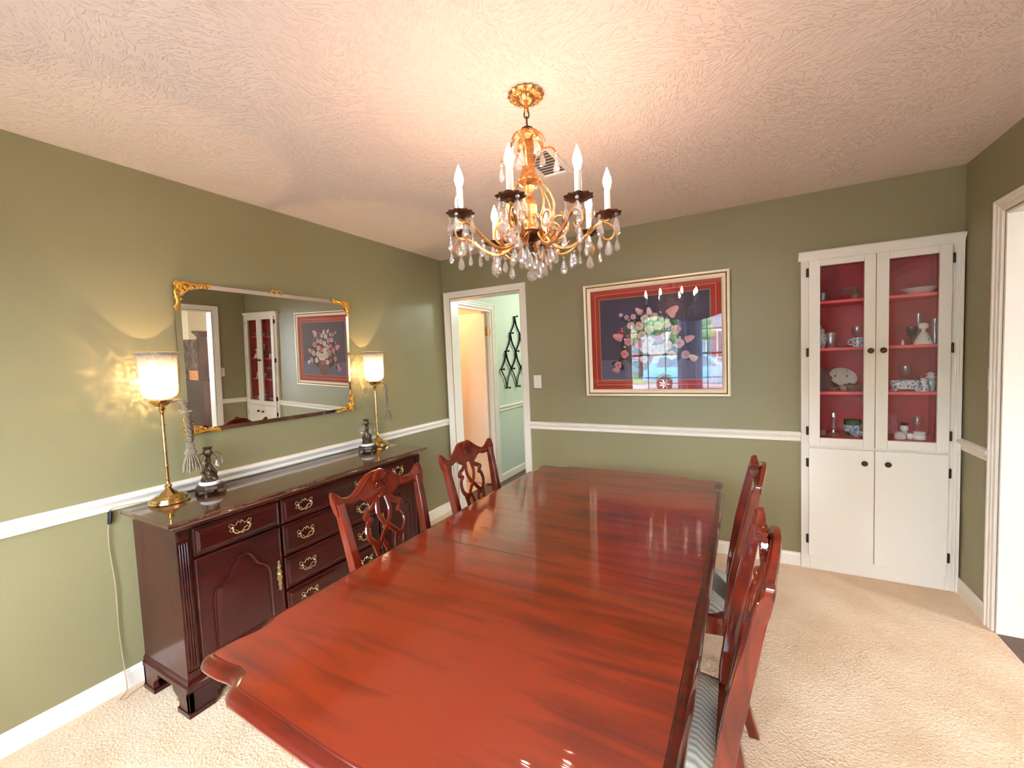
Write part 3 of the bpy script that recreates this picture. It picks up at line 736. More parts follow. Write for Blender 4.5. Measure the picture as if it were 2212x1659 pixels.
# fluted pilasters on the front corners
for y0 in (SY0, SY1-.045):
    b = MB(); b.box(SX1-.014, SX1, y0, y0+.045, .16, .80)
    for k in range(4): yk = y0+.0085+.0093*k; b.tube([(SX1+.001, yk, .205), (SX1+.001, yk, .745)], .0036, 8)
    b.box(SX1-.01, SX1+.005, y0, y0+.045, .76, .80).box(SX1-.01, SX1+.005, y0, y0+.045, .16, .19)
    b.box(SX0+.33, SX1, y0-.002 if y0 == SY0 else y0+.043, y0+.002 if y0 == SY0 else y0+.047, .16, .80)
    SB(b, 'pilaster', bevel=.001)
def bail(y, z, par, w=.049):
    "brass batwing pull; local to sideboard"
    b = MB(); X = SX1+.010
    half = [(0, .016), (.006, .028), (.012, .022), (.017, .012), (.026, .014), (.036, .024), (.043, .022), (.044, .012), (.036, .004), (.044, -.006), (.036, -.014), (.026, -.006), (.018, -.010), (.010, -.020), (0, -.026)]
    poly = [(y+a*w/.044, z+c_) for a, c_ in half]+[(y-a*w/.044, z+c_) for a, c_ in half[::-1][1:-1]]
    b.tube([(X+.002, p_, q_) for p_, q_ in poly], .0022, 5, closed=True)
    for sg in (-1, 1): b.ball((X+.006, y+sg*w*.72, z+.006), .006, 8); b.tube([(X, y+sg*w*.72, z+.006), (X+.012, y+sg*w*.72, z+.006)], .003, 6)
    b.tube(crv([(X+.012, y-w*.74, z+.006), (X+.014, y-w*.78, z-.008), (X+.015, y-w*.5, z-.022), (X+.016, y-w*.2, z-.020), (X+.016, y, z-.026), (X+.016, y+w*.2, z-.020), (X+.015, y+w*.5, z-.022), (X+.014, y+w*.78, z-.008), (X+.012, y+w*.74, z+.006)], 3), .0028, 6)
    SB(b, 'bail_pull', M['palebrass'], par)
def drawer(y0, y1, z0, z1, pulls):
    d = [(0, 0), (.010, .0), (.012, .003), (.006, .009), (.010, .018)]
    L = [[(SX1-.014, y0, z0), (SX1-.014, y1, z0), (SX1-.014, y1, z1), (SX1-.014, y0, z1)]]
    for dx, i in ((-.014, 0), (.004, 0), (.008, .004), (.003, .010), (.007, .020), (.009, .024)):
        L.append([(SX1+dx, y0+i, z0+i), (SX1+dx, y1-i, z0+i), (SX1+dx, y1-i, z1-i), (SX1+dx, y0+i, z1-i)])
    o = SB(MB().loops(L[1:]), 'drawer')
    for p in pulls: bail(p, (z0+z1)/2+.004, o)
for z0, z1 in ((.672, .795), (.502, .660), (.328, .490), (.168, .316)): drawer(-2.048, -1.412, z0, z1, (-1.925, -1.535))
for (y0, y1, hs) in ((-2.442, -2.062, 1), (-1.398, -1.048, -1)):
    drawer(y0, y1, .672, .795, ((y0+y1)/2,))
    L = []
    for dx, i in ((-.014, 0), (.004, 0), (.008, .004), (.003, .008), (.003, .012)): L.append([(SX1+dx, y0+i, .168+i), (SX1+dx, y1-i, .168+i), (SX1+dx, y1-i, .660-i), (SX1+dx, y0+i, .660-i)])
    dr = SB(MB().loops(L), 'door')
    # cathedral raised panel
    w0, w1 = y0+.058, y1-.058; cy_ = (w0+w1)/2; hw = (w1-w0)/2
    arch = crv([(w0, .46, 0), (w0+.012, .498, 0), (w0+.035, .520, 0), (w0+.06, .540, 0), (w0+.085, .585, 0), (cy_-.02, .605, 0), (cy_, .607, 0)], 5)
    half = [(p.x, p.y) for p in arch]; pl = [(w1, .215), (w0, .215)]+half+[(2*cy_-a, z) for a, z in half[::-1][1:]]
    pl = pl[::-1]
    def ins(d): return inset(pl, d)
    L = [[(SX1+.003, a, z) for a, z in pl], [(SX1+.011, a, z) for a, z in pl], [(SX1+.012, a, z) for a, z in ins(.004)], [(SX1+.005, a, z) for a, z in ins(.009)], [(SX1+.004, a, z) for a, z in ins(.012)], [(SX1+.011, a, z) for a, z in ins(.03)], [(SX1+.0115, a, z) for a, z in ins(.034)]]
    SB(MB().loops(L, smooth=True), 'raised_panel', None, dr)
    hy = y1-.022 if hs > 0 else y0+.022
    b = MB(); X = SX1+.008
    esc = [(0, .075), (.007, .066), (.004, .055), (.010, .040), (.006, .026), (.014, .010), (.010, -.004), (.014, -.018), (.006, -.034), (.009, -.050), (.004, -.062), (.008, -.072), (0, -.082)]
    b.prism([(hy+a, .425+z) for a, z in esc]+[(hy-a, .425+z) for a, z in esc[::-1][1:-1]], X, X+.003, YZ); b.ball((X+.006, hy, .43), .008, 10); b.ball((X+.004, hy, .46), .005, 8)
    SB(b, 'escutcheon', M['palebrass'], dr)
# glass sheet-like polish is the coat of the top itself

# ------------------------------------------------------------------ BUFFET LAMPS
def make_lamp():
    L = empty('table_lamp', (0, 0, 0))
    MB().lathe([(0, 0), (.080, 0), (.082, .004), (.080, .012), (.074, .014), (.072, .022), (.060, .026), (.054, .032), (.040, .035), (.032, .045), (.018, .056), (.011, .066), (.016, .074), (.012, .082), (.0085, .088), (0, .09)], 32).build('base', M['brass'], L)
    b = MB(); pr = [(0, .085), (.0085, .088)]
    z = .10
    for k in range(5):
        pr += [(.0075, z), (.0105, z+.003), (.0105, z+.006), (.0075, z+.009), (.0070, z+.05)]; z += .066
    pr += [(.009, .435), (.013, .44), (.016, .445), (.010, .452), (.014, .458), (0, .46)]
    b.lathe(pr, 16); b.build('stem', M['brass'], L)
    MB().lathe([(0, .452), (.020, .456), (.034, .468), (.044, .482), (.046, .486), (.040, .488), (.012, .486), (0, .486)], 28).build('cup', M['brass'], L)
    MB().lathe([(.012, .488), (.040, .492), (.060, .503), (.069, .522), (.070, .56), (.071, .61), (.073, .66), (.078, .690), (.088, .706), (.090, .708), (.088, .710)], 40).build('glass_shade', M['shade'], L)
    MB().lathe([(0, .486), (.011, .488), (.011, .53), (0, .532)], 14).build('socket', M['candle'], L)
    bl = MB().lathe([(0, .531), (.009, .535), (.016, .553), (.018, .566), (.014, .582), (.006, .600), (0, .610)], 14).build('bulb', M['clear'], L)
    MB().lathe([(0, .561), (.0035, .563), (.0038, .567), (.0028, .571), (0, .573)], 8).build('filament', M['lbulb'], bl)
    return L
lamp = make_lamp()
lamp_spots = [(.132, -2.375, .850, 'brass buffet lamp with lit pressed glass shade at the near end of the sideboard'),
              (.112, -1.030, .850, 'brass buffet lamp with lit pressed glass shade at the far end of the sideboard')]
for i, (x, y, z, lab) in enumerate(lamp_spots):
    o = lamp if i == 0 else tree_copy(lamp); o.location = (x, y, z+.0005); tag(o, lab, 'lamp', 'pair of lit buffet lamps on the sideboard')
# tassels hung from the lamp cups
def make_tassel():
    t = empty('tassel', (0, 0, 0))
    b = MB()
    def twist(p, r, k=3.0, n=60):
        c_ = crv(p, 12); out = [[], []]
        for i, q in enumerate(c_):
            a = i*.75
            for s_ in (0, 1): out[s_].append(q+Vector((math.cos(a+PI*s_), math.sin(a+PI*s_), 0))*r*.55)
        for s_ in (0, 1): b.tube(out[s_], r*.62, 6)
    twist([(0, 0, .00), (.020, .026, .008), (.036, .042, -.03), (.038, .046, -.12), (.040, .048, -.20), (.038, .044, -.232)], .0110)
    twist([(.0, 0, .0), (.016, .030, .006), (.026, .056, -.04), (.022, .064, -.12), (.026, .064, -.20), (.034, .054, -.235)], .0110)
    twist([(.018, .030, -.05), (.044, .060, -.058), (.046, .034, -.066), (.022, .030, -.07)], .009)
    b.build('rope', M['rope'], t)
    MB().lathe([(0, .005), (.012, 0), (.017, -.010), (.016, -.030), (.020, -.045), (.026, -.052), (.026, -.060), (.018, -.066)], 16, c=(.036, .050, -.235)).build('tassel_head', M['rope'], t)
    b = MB(); rnd = random.Random(3)
    for k in range(90):
        a = rnd.uniform(0, 2*PI); r0 = .014*rnd.random()**.5; r1 = .010+.034*rnd.random()**.5; L_ = .100+rnd.uniform(-.02, .012)
        x0, y0 = .036+r0*math.cos(a), .050+r0*math.sin(a)
        b.tube([(x0, y0, -.290), (x0+(r1-r0)*.6*math.cos(a), y0+(r1-r0)*.6*math.sin(a), -.33), (x0+(r1-r0)*math.cos(a), y0+(r1-r0)*math.sin(a), -.292-L_)], .0022, 4)
    b.build('fringe', M['fringe'], t)
    return t
ta = make_tassel()
for i, (x, y, z, lab) in enumerate([(.150, -2.345, .850+.484, 'grey brown rope tassel hanging from the near lamp'), (.128, -.998, .850+.484, 'grey brown rope tassel hanging from the far lamp')]):
    o = ta if i == 0 else tree_copy(ta); o.location = (x, y, z-.01); o.scale = (1, 1, .86) if i == 0 else (.8, .8, .72)
    tag(o, lab, 'tassel', 'rope tassels hung on the lamps')

# ------------------------------------------------------------------ CRYSTALS
def drop_prof(l, w):   # teardrop pendant (r,z) hanging down from 0
    return [(0, 0), (w*.12, -l*.04), (w*.30, -l*.30), (w*.46, -l*.58), (w*.5, -l*.74), (w*.40, -l*.90), (w*.18, -l*.985), (0, -l)]
def add_drop(b, p, l=.052, w=.028, bead=.008, ang=0.0, flat=.62):
    l *= 1.08; w *= 1.22
    before = set(b.bm.verts)
    z = 0
    if bead: b.lathe([(0, 0), (bead*.8, -bead*.5), (bead, -bead), (bead*.8, -bead*1.5), (0, -bead*2)], 7, smooth=False); z = -bead*2-.001
    b.lathe([(r, q+z) for r, q in drop_prof(l, w)], 8, smooth=False)
    m = Matrix.Translation(p) @ Matrix.Rotation(ang, 4, 'Z')
    for v_ in b.bm.verts:
        if v_ not in before: v_.co = m @ Vector((v_.co.x*flat, v_.co.y, v_.co.z))

# ------------------------------------------------------------------ CANDLE HOLDERS (figural lustres)
def make_holder():
    c = empty('candle_holder', (0, 0, 0))
    b = MB(); b.lathe([(.040, .018), (.058, .016), (.062, .022), (.060, .034), (.048, .040), (.040, .042)], 32, lobes=8, amp=.05)
    for k in range(4):
        a = PI/4+PI/2*k; b.tube([(.048*math.cos(a), .048*math.sin(a), .026), (.064*math.cos(a), .064*math.sin(a), .014), (.060*math.cos(a), .060*math.sin(a), .004)], [.010, .008, .009], 8); b.ball((.062*math.cos(a), .062*math.sin(a), .006), .0075, 8)
    b.build('footed_base', M['figbronze'], c)
    MB().lathe([(0, .040), (.046, .040), (.048, .045), (.048, .052), (.044, .056), (0, .056)], 32).build('marble_disc', M['marble'], c)
    # small seated cherub-like figure as one continuous lump of bronze
    b = MB()
    b.lathe([(0, .054), (.034, .055), (.036, .064), (.028, .074), (.030, .086), (.022, .098), (.018, .110), (.020, .124), (.016, .138), (.009, .146), (.012, .154), (.013, .164), (.009, .172), (0, .174)], 18, lobes=3, amp=.10)
    for k in range(5):
        a = 2*PI*k/5+.3; b.tube(crv([(.012*math.cos(a), .012*math.sin(a), .12), (.030*math.cos(a+.4), .030*math.sin(a+.4), .10), (.026*math.cos(a+.9), .026*math.sin(a+.9), .08), (.036*math.cos(a+1.2), .036*math.sin(a+1.2), .064)], 4), [.008-.0003*i for i in range(13)], 8)
    for k in range(7):
        a = 2*PI*k/7; b.ball((.028*math.cos(a), .028*math.sin(a), .063), .009, 8)
    b.build('figure', M['figbronze'], c)
    b = MB(); b.lathe([(0, .172), (.008, .174), (.012, .184), (.018, .194), (.020, .206), (.015, .216), (.018, .224), (.021, .228), (.015, .230), (0, .226)], 18, lobes=6, amp=.07)
    for k in range(6):
        a = 2*PI*k/6+.2; b.tube(crv([(.012*math.cos(a), .012*math.sin(a), .190), (.03*math.cos(a), .03*math.sin(a), .198), (.050*math.cos(a), .050*math.sin(a), .188), (.058*math.cos(a), .058*math.sin(a), .176)], 4), .0016, 5)
    b.build('candle_cup', M['figbronze'], c)
    for k in range(6):
        a = 2*PI*k/6+.2; b = MB(); p = (.058*math.cos(a), .058*math.sin(a), .176)
        add_drop(b, p, .034, .014, .0045, a); b.build('prism', M['crystal'], c)
    return c
ho = make_holder()
for i, (x, y, lab) in enumerate([(.150, -2.205, 'bronze figural candle holder with crystal prisms beside the near lamp'), (.190, -1.205, 'bronze figural candle holder with crystal prisms beside the far lamp')]):
    o = ho if i == 0 else tree_copy(ho); o.location = (x, y, .8505); o.rotation_euler = (0, 0, .5*i); tag(o, lab, 'candle holder', 'pair of bronze candle holders on the sideboard')

# ------------------------------------------------------------------ LAMP CORD, PLUGS
cd = MB(); cd.tube(crv([(.085, -2.43, .866), (.060, -2.515, .868), (.022, -2.555, .856), (.012, -2.560, .82), (.010, -2.568, .70), (.012, -2.560, .5), (.010, -2.562, .3), (.020, -2.560, .12), (.045, -2.565, .02), (.07, -2.60, .006), (.09, -2.585, .006), (.07, -2.555, .006), (.06, -2.49, .006), (.06, -2.40, .006)], 8), .0022, 6)
co = tag(cd.build('lamp_cord', M['cordm']), 'thin clear brown lamp cord hanging down the wall at the sideboard end', 'cord')
MB().tube([(.014, -2.555, .845), (.012, -2.560, .79)], .011, 10, flat=(1, .7)).build('cord_switch', M['blackp'], co)
tag(MB().tube(crv([(.10, -2.30, .008), (.16, -2.36, .008), (.22, -2.40, .008), (.30, -2.42, .008), (.36, -2.42, .010), (.40, -2.38, .008), (.38, -2.33, .008), (.33, -2.35, .008), (.36, -2.41, .012), (.42, -2.36, .008)], 8), .0035, 6).build('extension_cord', M['wcord']), 'white extension cord coiled on the carpet under the sideboard', 'cord')

# ------------------------------------------------------------------ MIRROR
mr = empty('wall_mirror', (.012, -1.7075, 1.531)); tag(mr, 'wide wall mirror with gilt corner ornaments hanging above the sideboard', 'mirror')
mr.rotation_euler = (0, math.radians(1.45), math.radians(-.95))
MW, MH = .531, .394
MB().box(-.002, .010, -MW+.003, MW-.003, -MH+.003, MH-.003).build('backing', M['hutch'], mr)
def rr(w, h, r, n=6):
    p = []
    for (cx, cy, a0) in ((w-r, h-r, 0), (-w+r, h-r, 90), (-w+r, -h+r, 180), (w-r, -h+r, 270)):
        for k in range(n+1): a = math.radians(a0+90*k/n); p.append((cx+r*math.cos(a), cy+r*math.sin(a)))
    return p
b = MB(); b.loops([[(.010, a, z) for a, z in rr(MW, MH, .006)], [(.013, a, z) for a, z in rr(MW, MH, .006)], [(.018, a, z) for a, z in rr(MW-.024, MH-.024, .09)]], cap0=False)
b.build('mirror_glass', M['mirror'], mr)
for sy in (-1, 1):
    for sz in (-1, 1):
        b = MB(); rnd = random.Random(sy*3+sz*7+20)
        P = lambda u, w_, d=.02: (d, sy*(MW+.004-u), sz*(MH+.004-w_))
        big = 1.25 if sy < 0 else 1.0
        for k in range(46):
            t = rnd.random()**1.5*.13*big; s_ = max(.008, .05*big*(1-t/(.15*big)))*rnd.random()
            u, w_ = (t, s_) if rnd.random() < .5 else (s_, t*.9)
            b.ball(P(u+.004, w_+.004, .020+rnd.uniform(0, .008)), rnd.uniform(.005, .009), 7, sx=.8)
        b.tube(crv([P(.0, .11*big), P(.012, .085*big, .026), P(.004, .055, .026), P(.025, .035, .03), P(.05, .010, .03), P(.085*big, .014, .026), P(.14*big, .0, .022)], 5), .0055, 7)
        b.tube(crv([P(.02, .07, .03), P(.035, .06, .032), P(.035, .045, .032), P(.02, .045, .03)], 4), .004, 6); b.tube(crv([P(.07, .02, .03), P(.06, .035, .032), P(.045, .035, .032), P(.045, .02, .03)], 4), .004, 6)
        for k in range(5): a = 2*PI*k/5; b.ball(P(.026+.010*math.cos(a), .026+.010*math.sin(a), .03), .008, 8, sx=.6)
        b.build('corner_ornament', M['gilt'], mr)
b = MB(); b.tube(crv([(.02, -.04, MH-.004), (.024, -.02, MH+.012), (.024, 0, MH+.004), (.024, .02, MH+.014), (.02, .04, MH-.004)], 4), .004, 6); b.ball((.024, 0, MH+.006), .008, 8); b.build('top_clip', M['gilt'], mr)

# ------------------------------------------------------------------ PICTURE
pc = empty('framed_picture', (1.9565, 0, 1.583)); tag(pc, 'large cream framed flower print under glass with red mat on the back wall', 'picture')
pc.rotation_euler = (math.radians(.8), 0, 0)
PW, PH = .5235, .4435
def rfr(w, h, y): return [(-w, y, -h), (w, y, -h), (w, y, h), (-w, y, h)]
Y0 = -.008
def frame_loop(pr, name, m):
    b = MB(); L = [rfr(PW-i, PH-i, Y0-d) for i, d in pr]; b.loops(L, cap0=False, cap1=False); return b.build(name, m, pc)
frame_loop([(0, 0), (0, .020), (.004, .026), (.010, .024), (.016, .024), (.020, .019)], 'frame', M['frame'])
frame_loop([(.020, .019), (.023, .014), (.027, .014)], 'frame_groove', M['groove'])
frame_loop([(.027, .014), (.028, .019), (.038, .019), (.050, .013), (.054, .008)], 'frame_liner', M['liner'])
MB().box(-PW+.01, PW-.01, Y0-.004, Y0+.004, -PH+.01, PH-.01).build('mat_board', M['matred'], pc)
b = MB()
for i in (.088,):
    t = .0022
    for (x0, x1, z0, z1) in ((-PW+i, PW-i, PH-i-t, PH-i), (-PW+i, PW-i, -PH+i, -PH+i+t), (-PW+i, -PW+i+t, -PH+i, PH-i), (PW-i-t, PW-i, -PH+i, PH-i)): b.box(x0, x1, Y0-.0045, Y0-.004, z0, z1)
b.build('mat_line', M['liner'], pc)
b = MB(); i = .122
b.box(-PW+i, PW-i, Y0-.0046, Y0-.004, -PH+i, PH-i); b.build('mat_bevel', mat('grey_gold_bevel', srgb(168, 150, 120), .6), pc)
# the print: blossoms as flat coloured shapes on one sheet
bm = bmesh.new(); cl = bm.loops.layers.float_color.new('Col')
def face(pts, d, c_):
    vs = [bm.verts.new((x, Y0-.0048-d, z)) for x, z in pts]; f = bm.faces.new(vs)
    for l in f.loops: l[cl] = c_
iw, ih = PW-.128, PH-.128
def disc(x, z, r, d, c_, n=10, sx=1, rot=0):
    pts = []
    for k in range(n):
        a = -2*PI*k/n; u, w_ = r*sx*math.cos(a), r*math.sin(a); pts.append((x+u*math.cos(rot)-w_*math.sin(rot), z+u*math.sin(rot)+w_*math.cos(rot)))
    face(pts, d, c_)
NX = 12
for k in range(NX):
    z0 = -ih+2*ih*k/NX; z1 = -ih+2*ih*(k+1)/NX; c_ = srgb(82, 74, 98) if k > 2 else srgb(112, 106, 140)  # print ground lightened: haze reflected on the glass is put into its colour
    face([(-iw, z1), (iw, z1), (iw, z0), (-iw, z0)], 0, c_)
rnd = random.Random(11)
def leafs(x, z, r):
    for k in range(4): disc(x+rnd.uniform(-r, r), z+rnd.uniform(-r, r), r*rnd.uniform(.5, .9), .0001+rnd.random()*.0001, srgb(44, 56, 52), 7, .45, rnd.uniform(0, 3))
disc(0, -.06, .19, .00005, srgb(52, 50, 64), 24, 1.25)
pal = [srgb(236, 190, 196), srgb(226, 140, 156), srgb(240, 222, 214), srgb(214, 104, 120), srgb(246, 234, 222), srgb(220, 170, 190), srgb(176, 60, 84)]
# bowl
disc(.0, -.205, .075, .0002, srgb(130, 84, 78), 20, 1.35); disc(0, -.27, .05, .0002, srgb(120, 84, 60), 16, 1.5)
def rose(x, z, r, c_):
    r *= 1.18
    d0 = .0004+rnd.random()*.0004
    for k in range(7):
        a = 2*PI*k/7+rnd.random(); s_ = rnd.uniform(.86, 1.08); disc(x+r*.5*math.cos(a), z+r*.5*math.sin(a), r*.56, d0+.00002*k, tuple(min(1, q*s_) for q in c_[:3])+(1,), 9)
    disc(x, z, r*.42, d0+.0002, tuple(q*.8 for q in c_[:3])+(1,), 9); disc(x, z, r*.2, d0+.00022, tuple(q*.55 for q in c_[:3])+(1,), 8)
def tulip(x, z, r, rot, c_):
    for k in (-1, 0, 1): disc(x+k*r*.28*math.cos(rot), z+k*r*.28*math.sin(rot), r, .0012+.00002*k, tuple(min(1, q*(1+.12*k)) for q in c_[:3])+(1,), 12, .34, rot+k*.22)
spots_f = [(0, -.10, .036, 4), (-.05, -.08, .034, 2), (.05, -.10, .036, 4), (.10, -.07, .030, 2), (-.10, -.05, .030, 1), (-.02, -.03, .030, 4), (.04, -.02, .030, 3), (.09, .0, .028, 0), (-.07, .01, .028, 0), (-.13, .02, .026, 3), (-.17, -.03, .026, 1), (-.02, .05, .028, 2), (.04, .07, .028, 0), (-.09, .08, .028, 1), (-.15, .09, .024, 0), (.10, .08, .024, 5), (.16, .04, .030, 1), (.18, -.06, .030, 0), (-.20, -.12, .026, 1), (-.22, .04, .022, 6), (-.12, -.14, .026, 6), (.13, -.14, .028, 4), (-.05, .13, .026, 4), (.02, .14, .024, 0), (-.13, .15, .018, 0), (-.18, .15, .015, 5), (-.22, .17, .013, 0), (-.08, .18, .020, 1), (.14, .14, .018, 0), (-.25, -.2, .024, 1), (.02, -.16, .03, 3), (-.06, -.16, .026, 2), (.22, -.14, .026, 5)]
for x, z, r, k in spots_f: leafs(x, z, r*1.6); rose(x*1.05, z*1.05+.01, r, pal[k])
for k in range(60):
    a = rnd.uniform(0, 2*PI); q = rnd.random()**.5; disc(.24*q*math.cos(a), .02+.2*q*math.sin(a), rnd.uniform(.004, .009), .0014, pal[rnd.choice((0, 2, 4, 1))], 7)
tulip(-.26, .02, .042, 1.2, srgb(236, 160, 170)); tulip(.15, .19, .048, -.9, srgb(240, 180, 180)); tulip(-.02, .20, .030, .2, srgb(240, 220, 216)); tulip(-.10, .21, .028, .7, srgb(232, 190, 200)); tulip(.26, -.02, .036, -1.2, srgb(232, 170, 180)); tulip(.28, -.16, .034, 1.0, srgb(238, 216, 210)); tulip(-.28, -.24, .03, 1.3, srgb(216, 150, 170))
me = bpy.data.meshes.new('flower_print'); bm.to_mesh(me); bm.free(); me.materials.append(M['print'])
fo = bpy.data.objects.new('flower_print', me); COL.objects.link(fo); fo.parent = pc
MB().box(-PW+.045, PW-.045, Y0-.0085, Y0-.007, -PH+.045, PH-.045).build('glass', M['picglass'], pc)

# ------------------------------------------------------------------ BUILT-IN CHINA CABINET
cb = empty('china_cabinet', (3.258, 0, 0)); tag(cb, 'white built-in corner china cabinet with glass upper doors and red interior', 'cabinet')
KX = 3.258
def CB(b, name, m=None, parent=None, **k): b.xf(Matrix.Translation((-KX, 0, 0))); return b.build(name, m or M['cabwhite'], parent or cb, **k)
FX0, FX1 = 2.886, 3.634
b = MB(); b.box(FX0, 2.935, -.022, .02, 0, 2.03).box(3.585, FX1, -.022, .02, 0, 2.03).box(2.935, 3.585, -.022, .02, 1.995, 2.03).box(2.935, 3.585, -.022, .02, .80, .84).box(2.935, 3.585, -.022, .02, 0, .105)
CB(b, 'face_frame', bevel=.002)
b = MB(); b.prism([(.0, 2.012), (-.024, 2.012), (-.028, 2.022), (-.032, 2.034), (-.044, 2.052), (-.046, 2.060), (-.040, 2.068), (0, 2.068)], FX0-.014, FX1+.010, YZ)
CB(b, 'crown_moulding')
CB(MB().box(FX1-.006, FX1+.008, -.034, -.0, 0, 2.03).box(FX1-.022, FX1-.014, -.027, -.0, 0, 2.03), 'edge_moulding', bevel=.003)
b = MB(); b.box(2.92, 3.60, .31, .32, .84, 2.02).box(2.91, 2.92, .02, .32, .84, 2.02).box(3.60, 3.61, .02, .32, .84, 2.02).box(2.92, 3.60, .02, .31, .84, .875).box(2.92, 3.60, .02, .31, 2.01, 2.02)
CB(b, 'interior', M['red'])
b = MB(); b.box(2.91, 3.61, .31, .32, 0, .84).box(2.90, 2.91, .0, .32, 0, .84).box(3.61, 3.62, .0, .32, 0, .84).box(2.91, 3.61, .0, .32, -.02, .0)
CB(b, 'lower_case')
shelf_m = mat('coral_shelf_edge', srgb(250, 92, 104), .4)
SH = (1.755, 1.453, 1.170)
for z in SH: CB(MB().box(2.921, 3.599, .035, .305, z-.018, z), 'shelf', shelf_m, bevel=.001)
def knob(x, z, par):
    b = MB(); b.lathe([(0, 0), (.006, 0), (.005, .008), (.009, .012), (.0155, .018), (.0165, .023), (.012, .028), (0, .030)], 18); b.xf(Matrix.Translation((x, -.044, z)) @ Matrix.Rotation(PI/2, 4, 'X')); CB(b, 'knob', M['knob'], par)
def hinge(x, z, par):
    b = MB(); b.tube([(x, -.036, z-.022), (x, -.036, z+.022)], .0055, 8); b.ball((x, -.036, z+.024), .005, 6); b.ball((x, -.036, z-.024), .005, 6); b.box(x-.007, x+.007, -.0335, -.022, z-.026, z+.026); CB(b, 'hinge', M['hinge'], par)
def gdoor(x0, x1, z0, z1, gx0, gx1, gz0, gz1, name):
    b = MB(); y0, y1 = -.042, -.0225
    b.box(x0, gx0, y0, y1, z0, z1).box(gx1, x1, y0, y1, z0, z1).box(gx0, gx1, y0, y1, z0, gz0).box(gx0, gx1, y0, y1, gz1, z1)
    d = CB(b, name, bevel=.0025); CB(MB().box(gx0, gx1, -.034, -.031, gz0, gz1), 'glass_pane', M['pane'], d); return d
d1 = gdoor(2.926, 3.2565, .827, 2.006, 2.984, 3.202, .880, 1.968, 'glass_door'); knob(3.230, 1.427, d1)
d2 = gdoor(3.2595, 3.590, .827, 2.006, 3.318, 3.536, .880, 1.965, 'glass_door'); knob(3.289, 1.427, d2)
d3 = CB(MB().box(2.926, 3.2565, -.042, -.0225, .094, .812), 'door', bevel=.0025); knob(3.205, .735, d3)
d4 = CB(MB().box(3.2595, 3.590, -.042, -.0225, .094, .812), 'door', bevel=.0025); knob(3.316, .737, d4)
for d, x, zs in ((d1, 2.920, (1.935, 1.429, .922)), (d3, 2.920, (.713, .205)), (d2, 3.597, (1.93, 1.427, .92)), (d4, 3.597, (.702, .20))):
    for z in zs: hinge(x, z, d)

# ---- contents
blue = mat('blue_white_porcelain', srgb(226, 230, 236), .15, coat=.5)
def pattern(m, c2, scale=60, lo=.5, hi=.56):
    nt = m.node_tree; bs = nt.nodes['Principled BSDF']; tc = nt.nodes.new('ShaderNodeTexCoord'); n_ = nt.nodes.new('ShaderNodeTexNoise'); n_.inputs['Scale'].default_value = scale
    nt.links.new(tc.outputs['Object'], n_.inputs['Vector']); rp = nt.nodes.new('ShaderNodeValToRGB'); rp.color_ramp.elements[0].position = lo; rp.color_ramp.elements[1].position = hi
    rp.color_ramp.elements[0].color = tuple(bs.inputs['Base Color'].default_value); rp.color_ramp.elements[1].color = c2
    nt.links.new(n_.outputs[0], rp.inputs[0]); nt.links.new(rp.outputs[0], bs.inputs['Base Color'])
pattern(blue, srgb(104, 124, 168), 90, .54, .60)
floral = mat('floral_porcelain', srgb(240, 236, 226), .2, coat=.4); pattern(floral, srgb(92, 84, 86), 34, .66, .68)
greeng = mat('green_glass', srgb(18, 74, 40), .08, coat=.6); greenw = mat('white_relief', srgb(196, 214, 222), .4); pattern(greenw, srgb(70, 110, 120), 70)
celadon = mat('celadon_glaze', srgb(176, 206, 194), .2, coat=.5); rub = glassy('ruby_glass', (.45, .06, .08, 1), 1.5, .02, .35, (.3, .03, .05, 1))
lilac = glassy('lilac_wrap', (.85, .8, .88, 1), 1.4, .15, .5, (.6, .56, .66, 1)); amber = glassy('amber_glass', (.8, .66, .5, 1), 1.55, .05, .45, (.5, .4, .32, 1))
brownd = mat('brown_glaze', srgb(70, 30, 24), .25)
def item(name, x, y, z, label, cat, prof, m, n=20, group=None, **k):
    o = MB().lathe([(r, q) for r, q in prof], n, **k).build(name, m, None, loc=(x, y, z+.0006)); tag(o, label, cat, group); return o
goblet = lambda s=1: [(0, 0), (.028*s, .001), (.026*s, .004), (.005*s, .008), (.004*s, .055*s), (.006*s, .06*s), (.022*s, .075*s), (.030*s, .10*s), (.030*s, .135*s), (.028*s, .135*s), (.027*s, .10*s), (.018*s, .078*s), (0, .064*s)]
bowl = lambda r, h: [(0, .002), (r*.4, 0), (r*.42, .004), (r*.75, h*.4), (r, h), (r*.96, h), (r*.7, h*.45), (0, h*.18)]
S1, S2, S3, S4 = SH[0], SH[1], SH[2], .875
item('cut_glass_compote', 3.185, .20, S1, 'cut glass footed compote on the top shelf behind the left cabinet door', 'glass bowl', [(0, 0), (.04, .001), (.03, .008), (.008, .014), (.008, .04), (.03, .05), (.062, .075), (.068, .085), (.06, .08), (.0, .055)], M['crystal'], 12, smooth=False)
item('glass_lid', 3.180, .055, S1, 'small domed clear glass at the right of the left top shelf', 'glass', [(0, 0), (.03, 0), (.028, .03), (.012, .05), (.01, .06), (0, .066)], M['clear'])
item('small_glass', 3.02, .12, S1, 'small clear tumbler at the left of the left top shelf', 'glass', [(0, 0), (.022, 0), (.028, .06), (.026, .06), (.02, .006), (0, .006)], M['clear'])
j = item('ginger_jar', 3.005, .11, S2, 'blue and white lidded ginger jar at the left edge of the second shelf', 'jar', [(0, 0), (.024, 0), (.03, .02), (.038, .055), (.034, .085), (.022, .10), (.022, .106), (0, .106)], blue)
MB().lathe([(.0, .106), (.026, .106), (.024, .122), (.012, .132), (.006, .136), (.008, .146), (0, .15)], 18).build('lid', celadon, j)
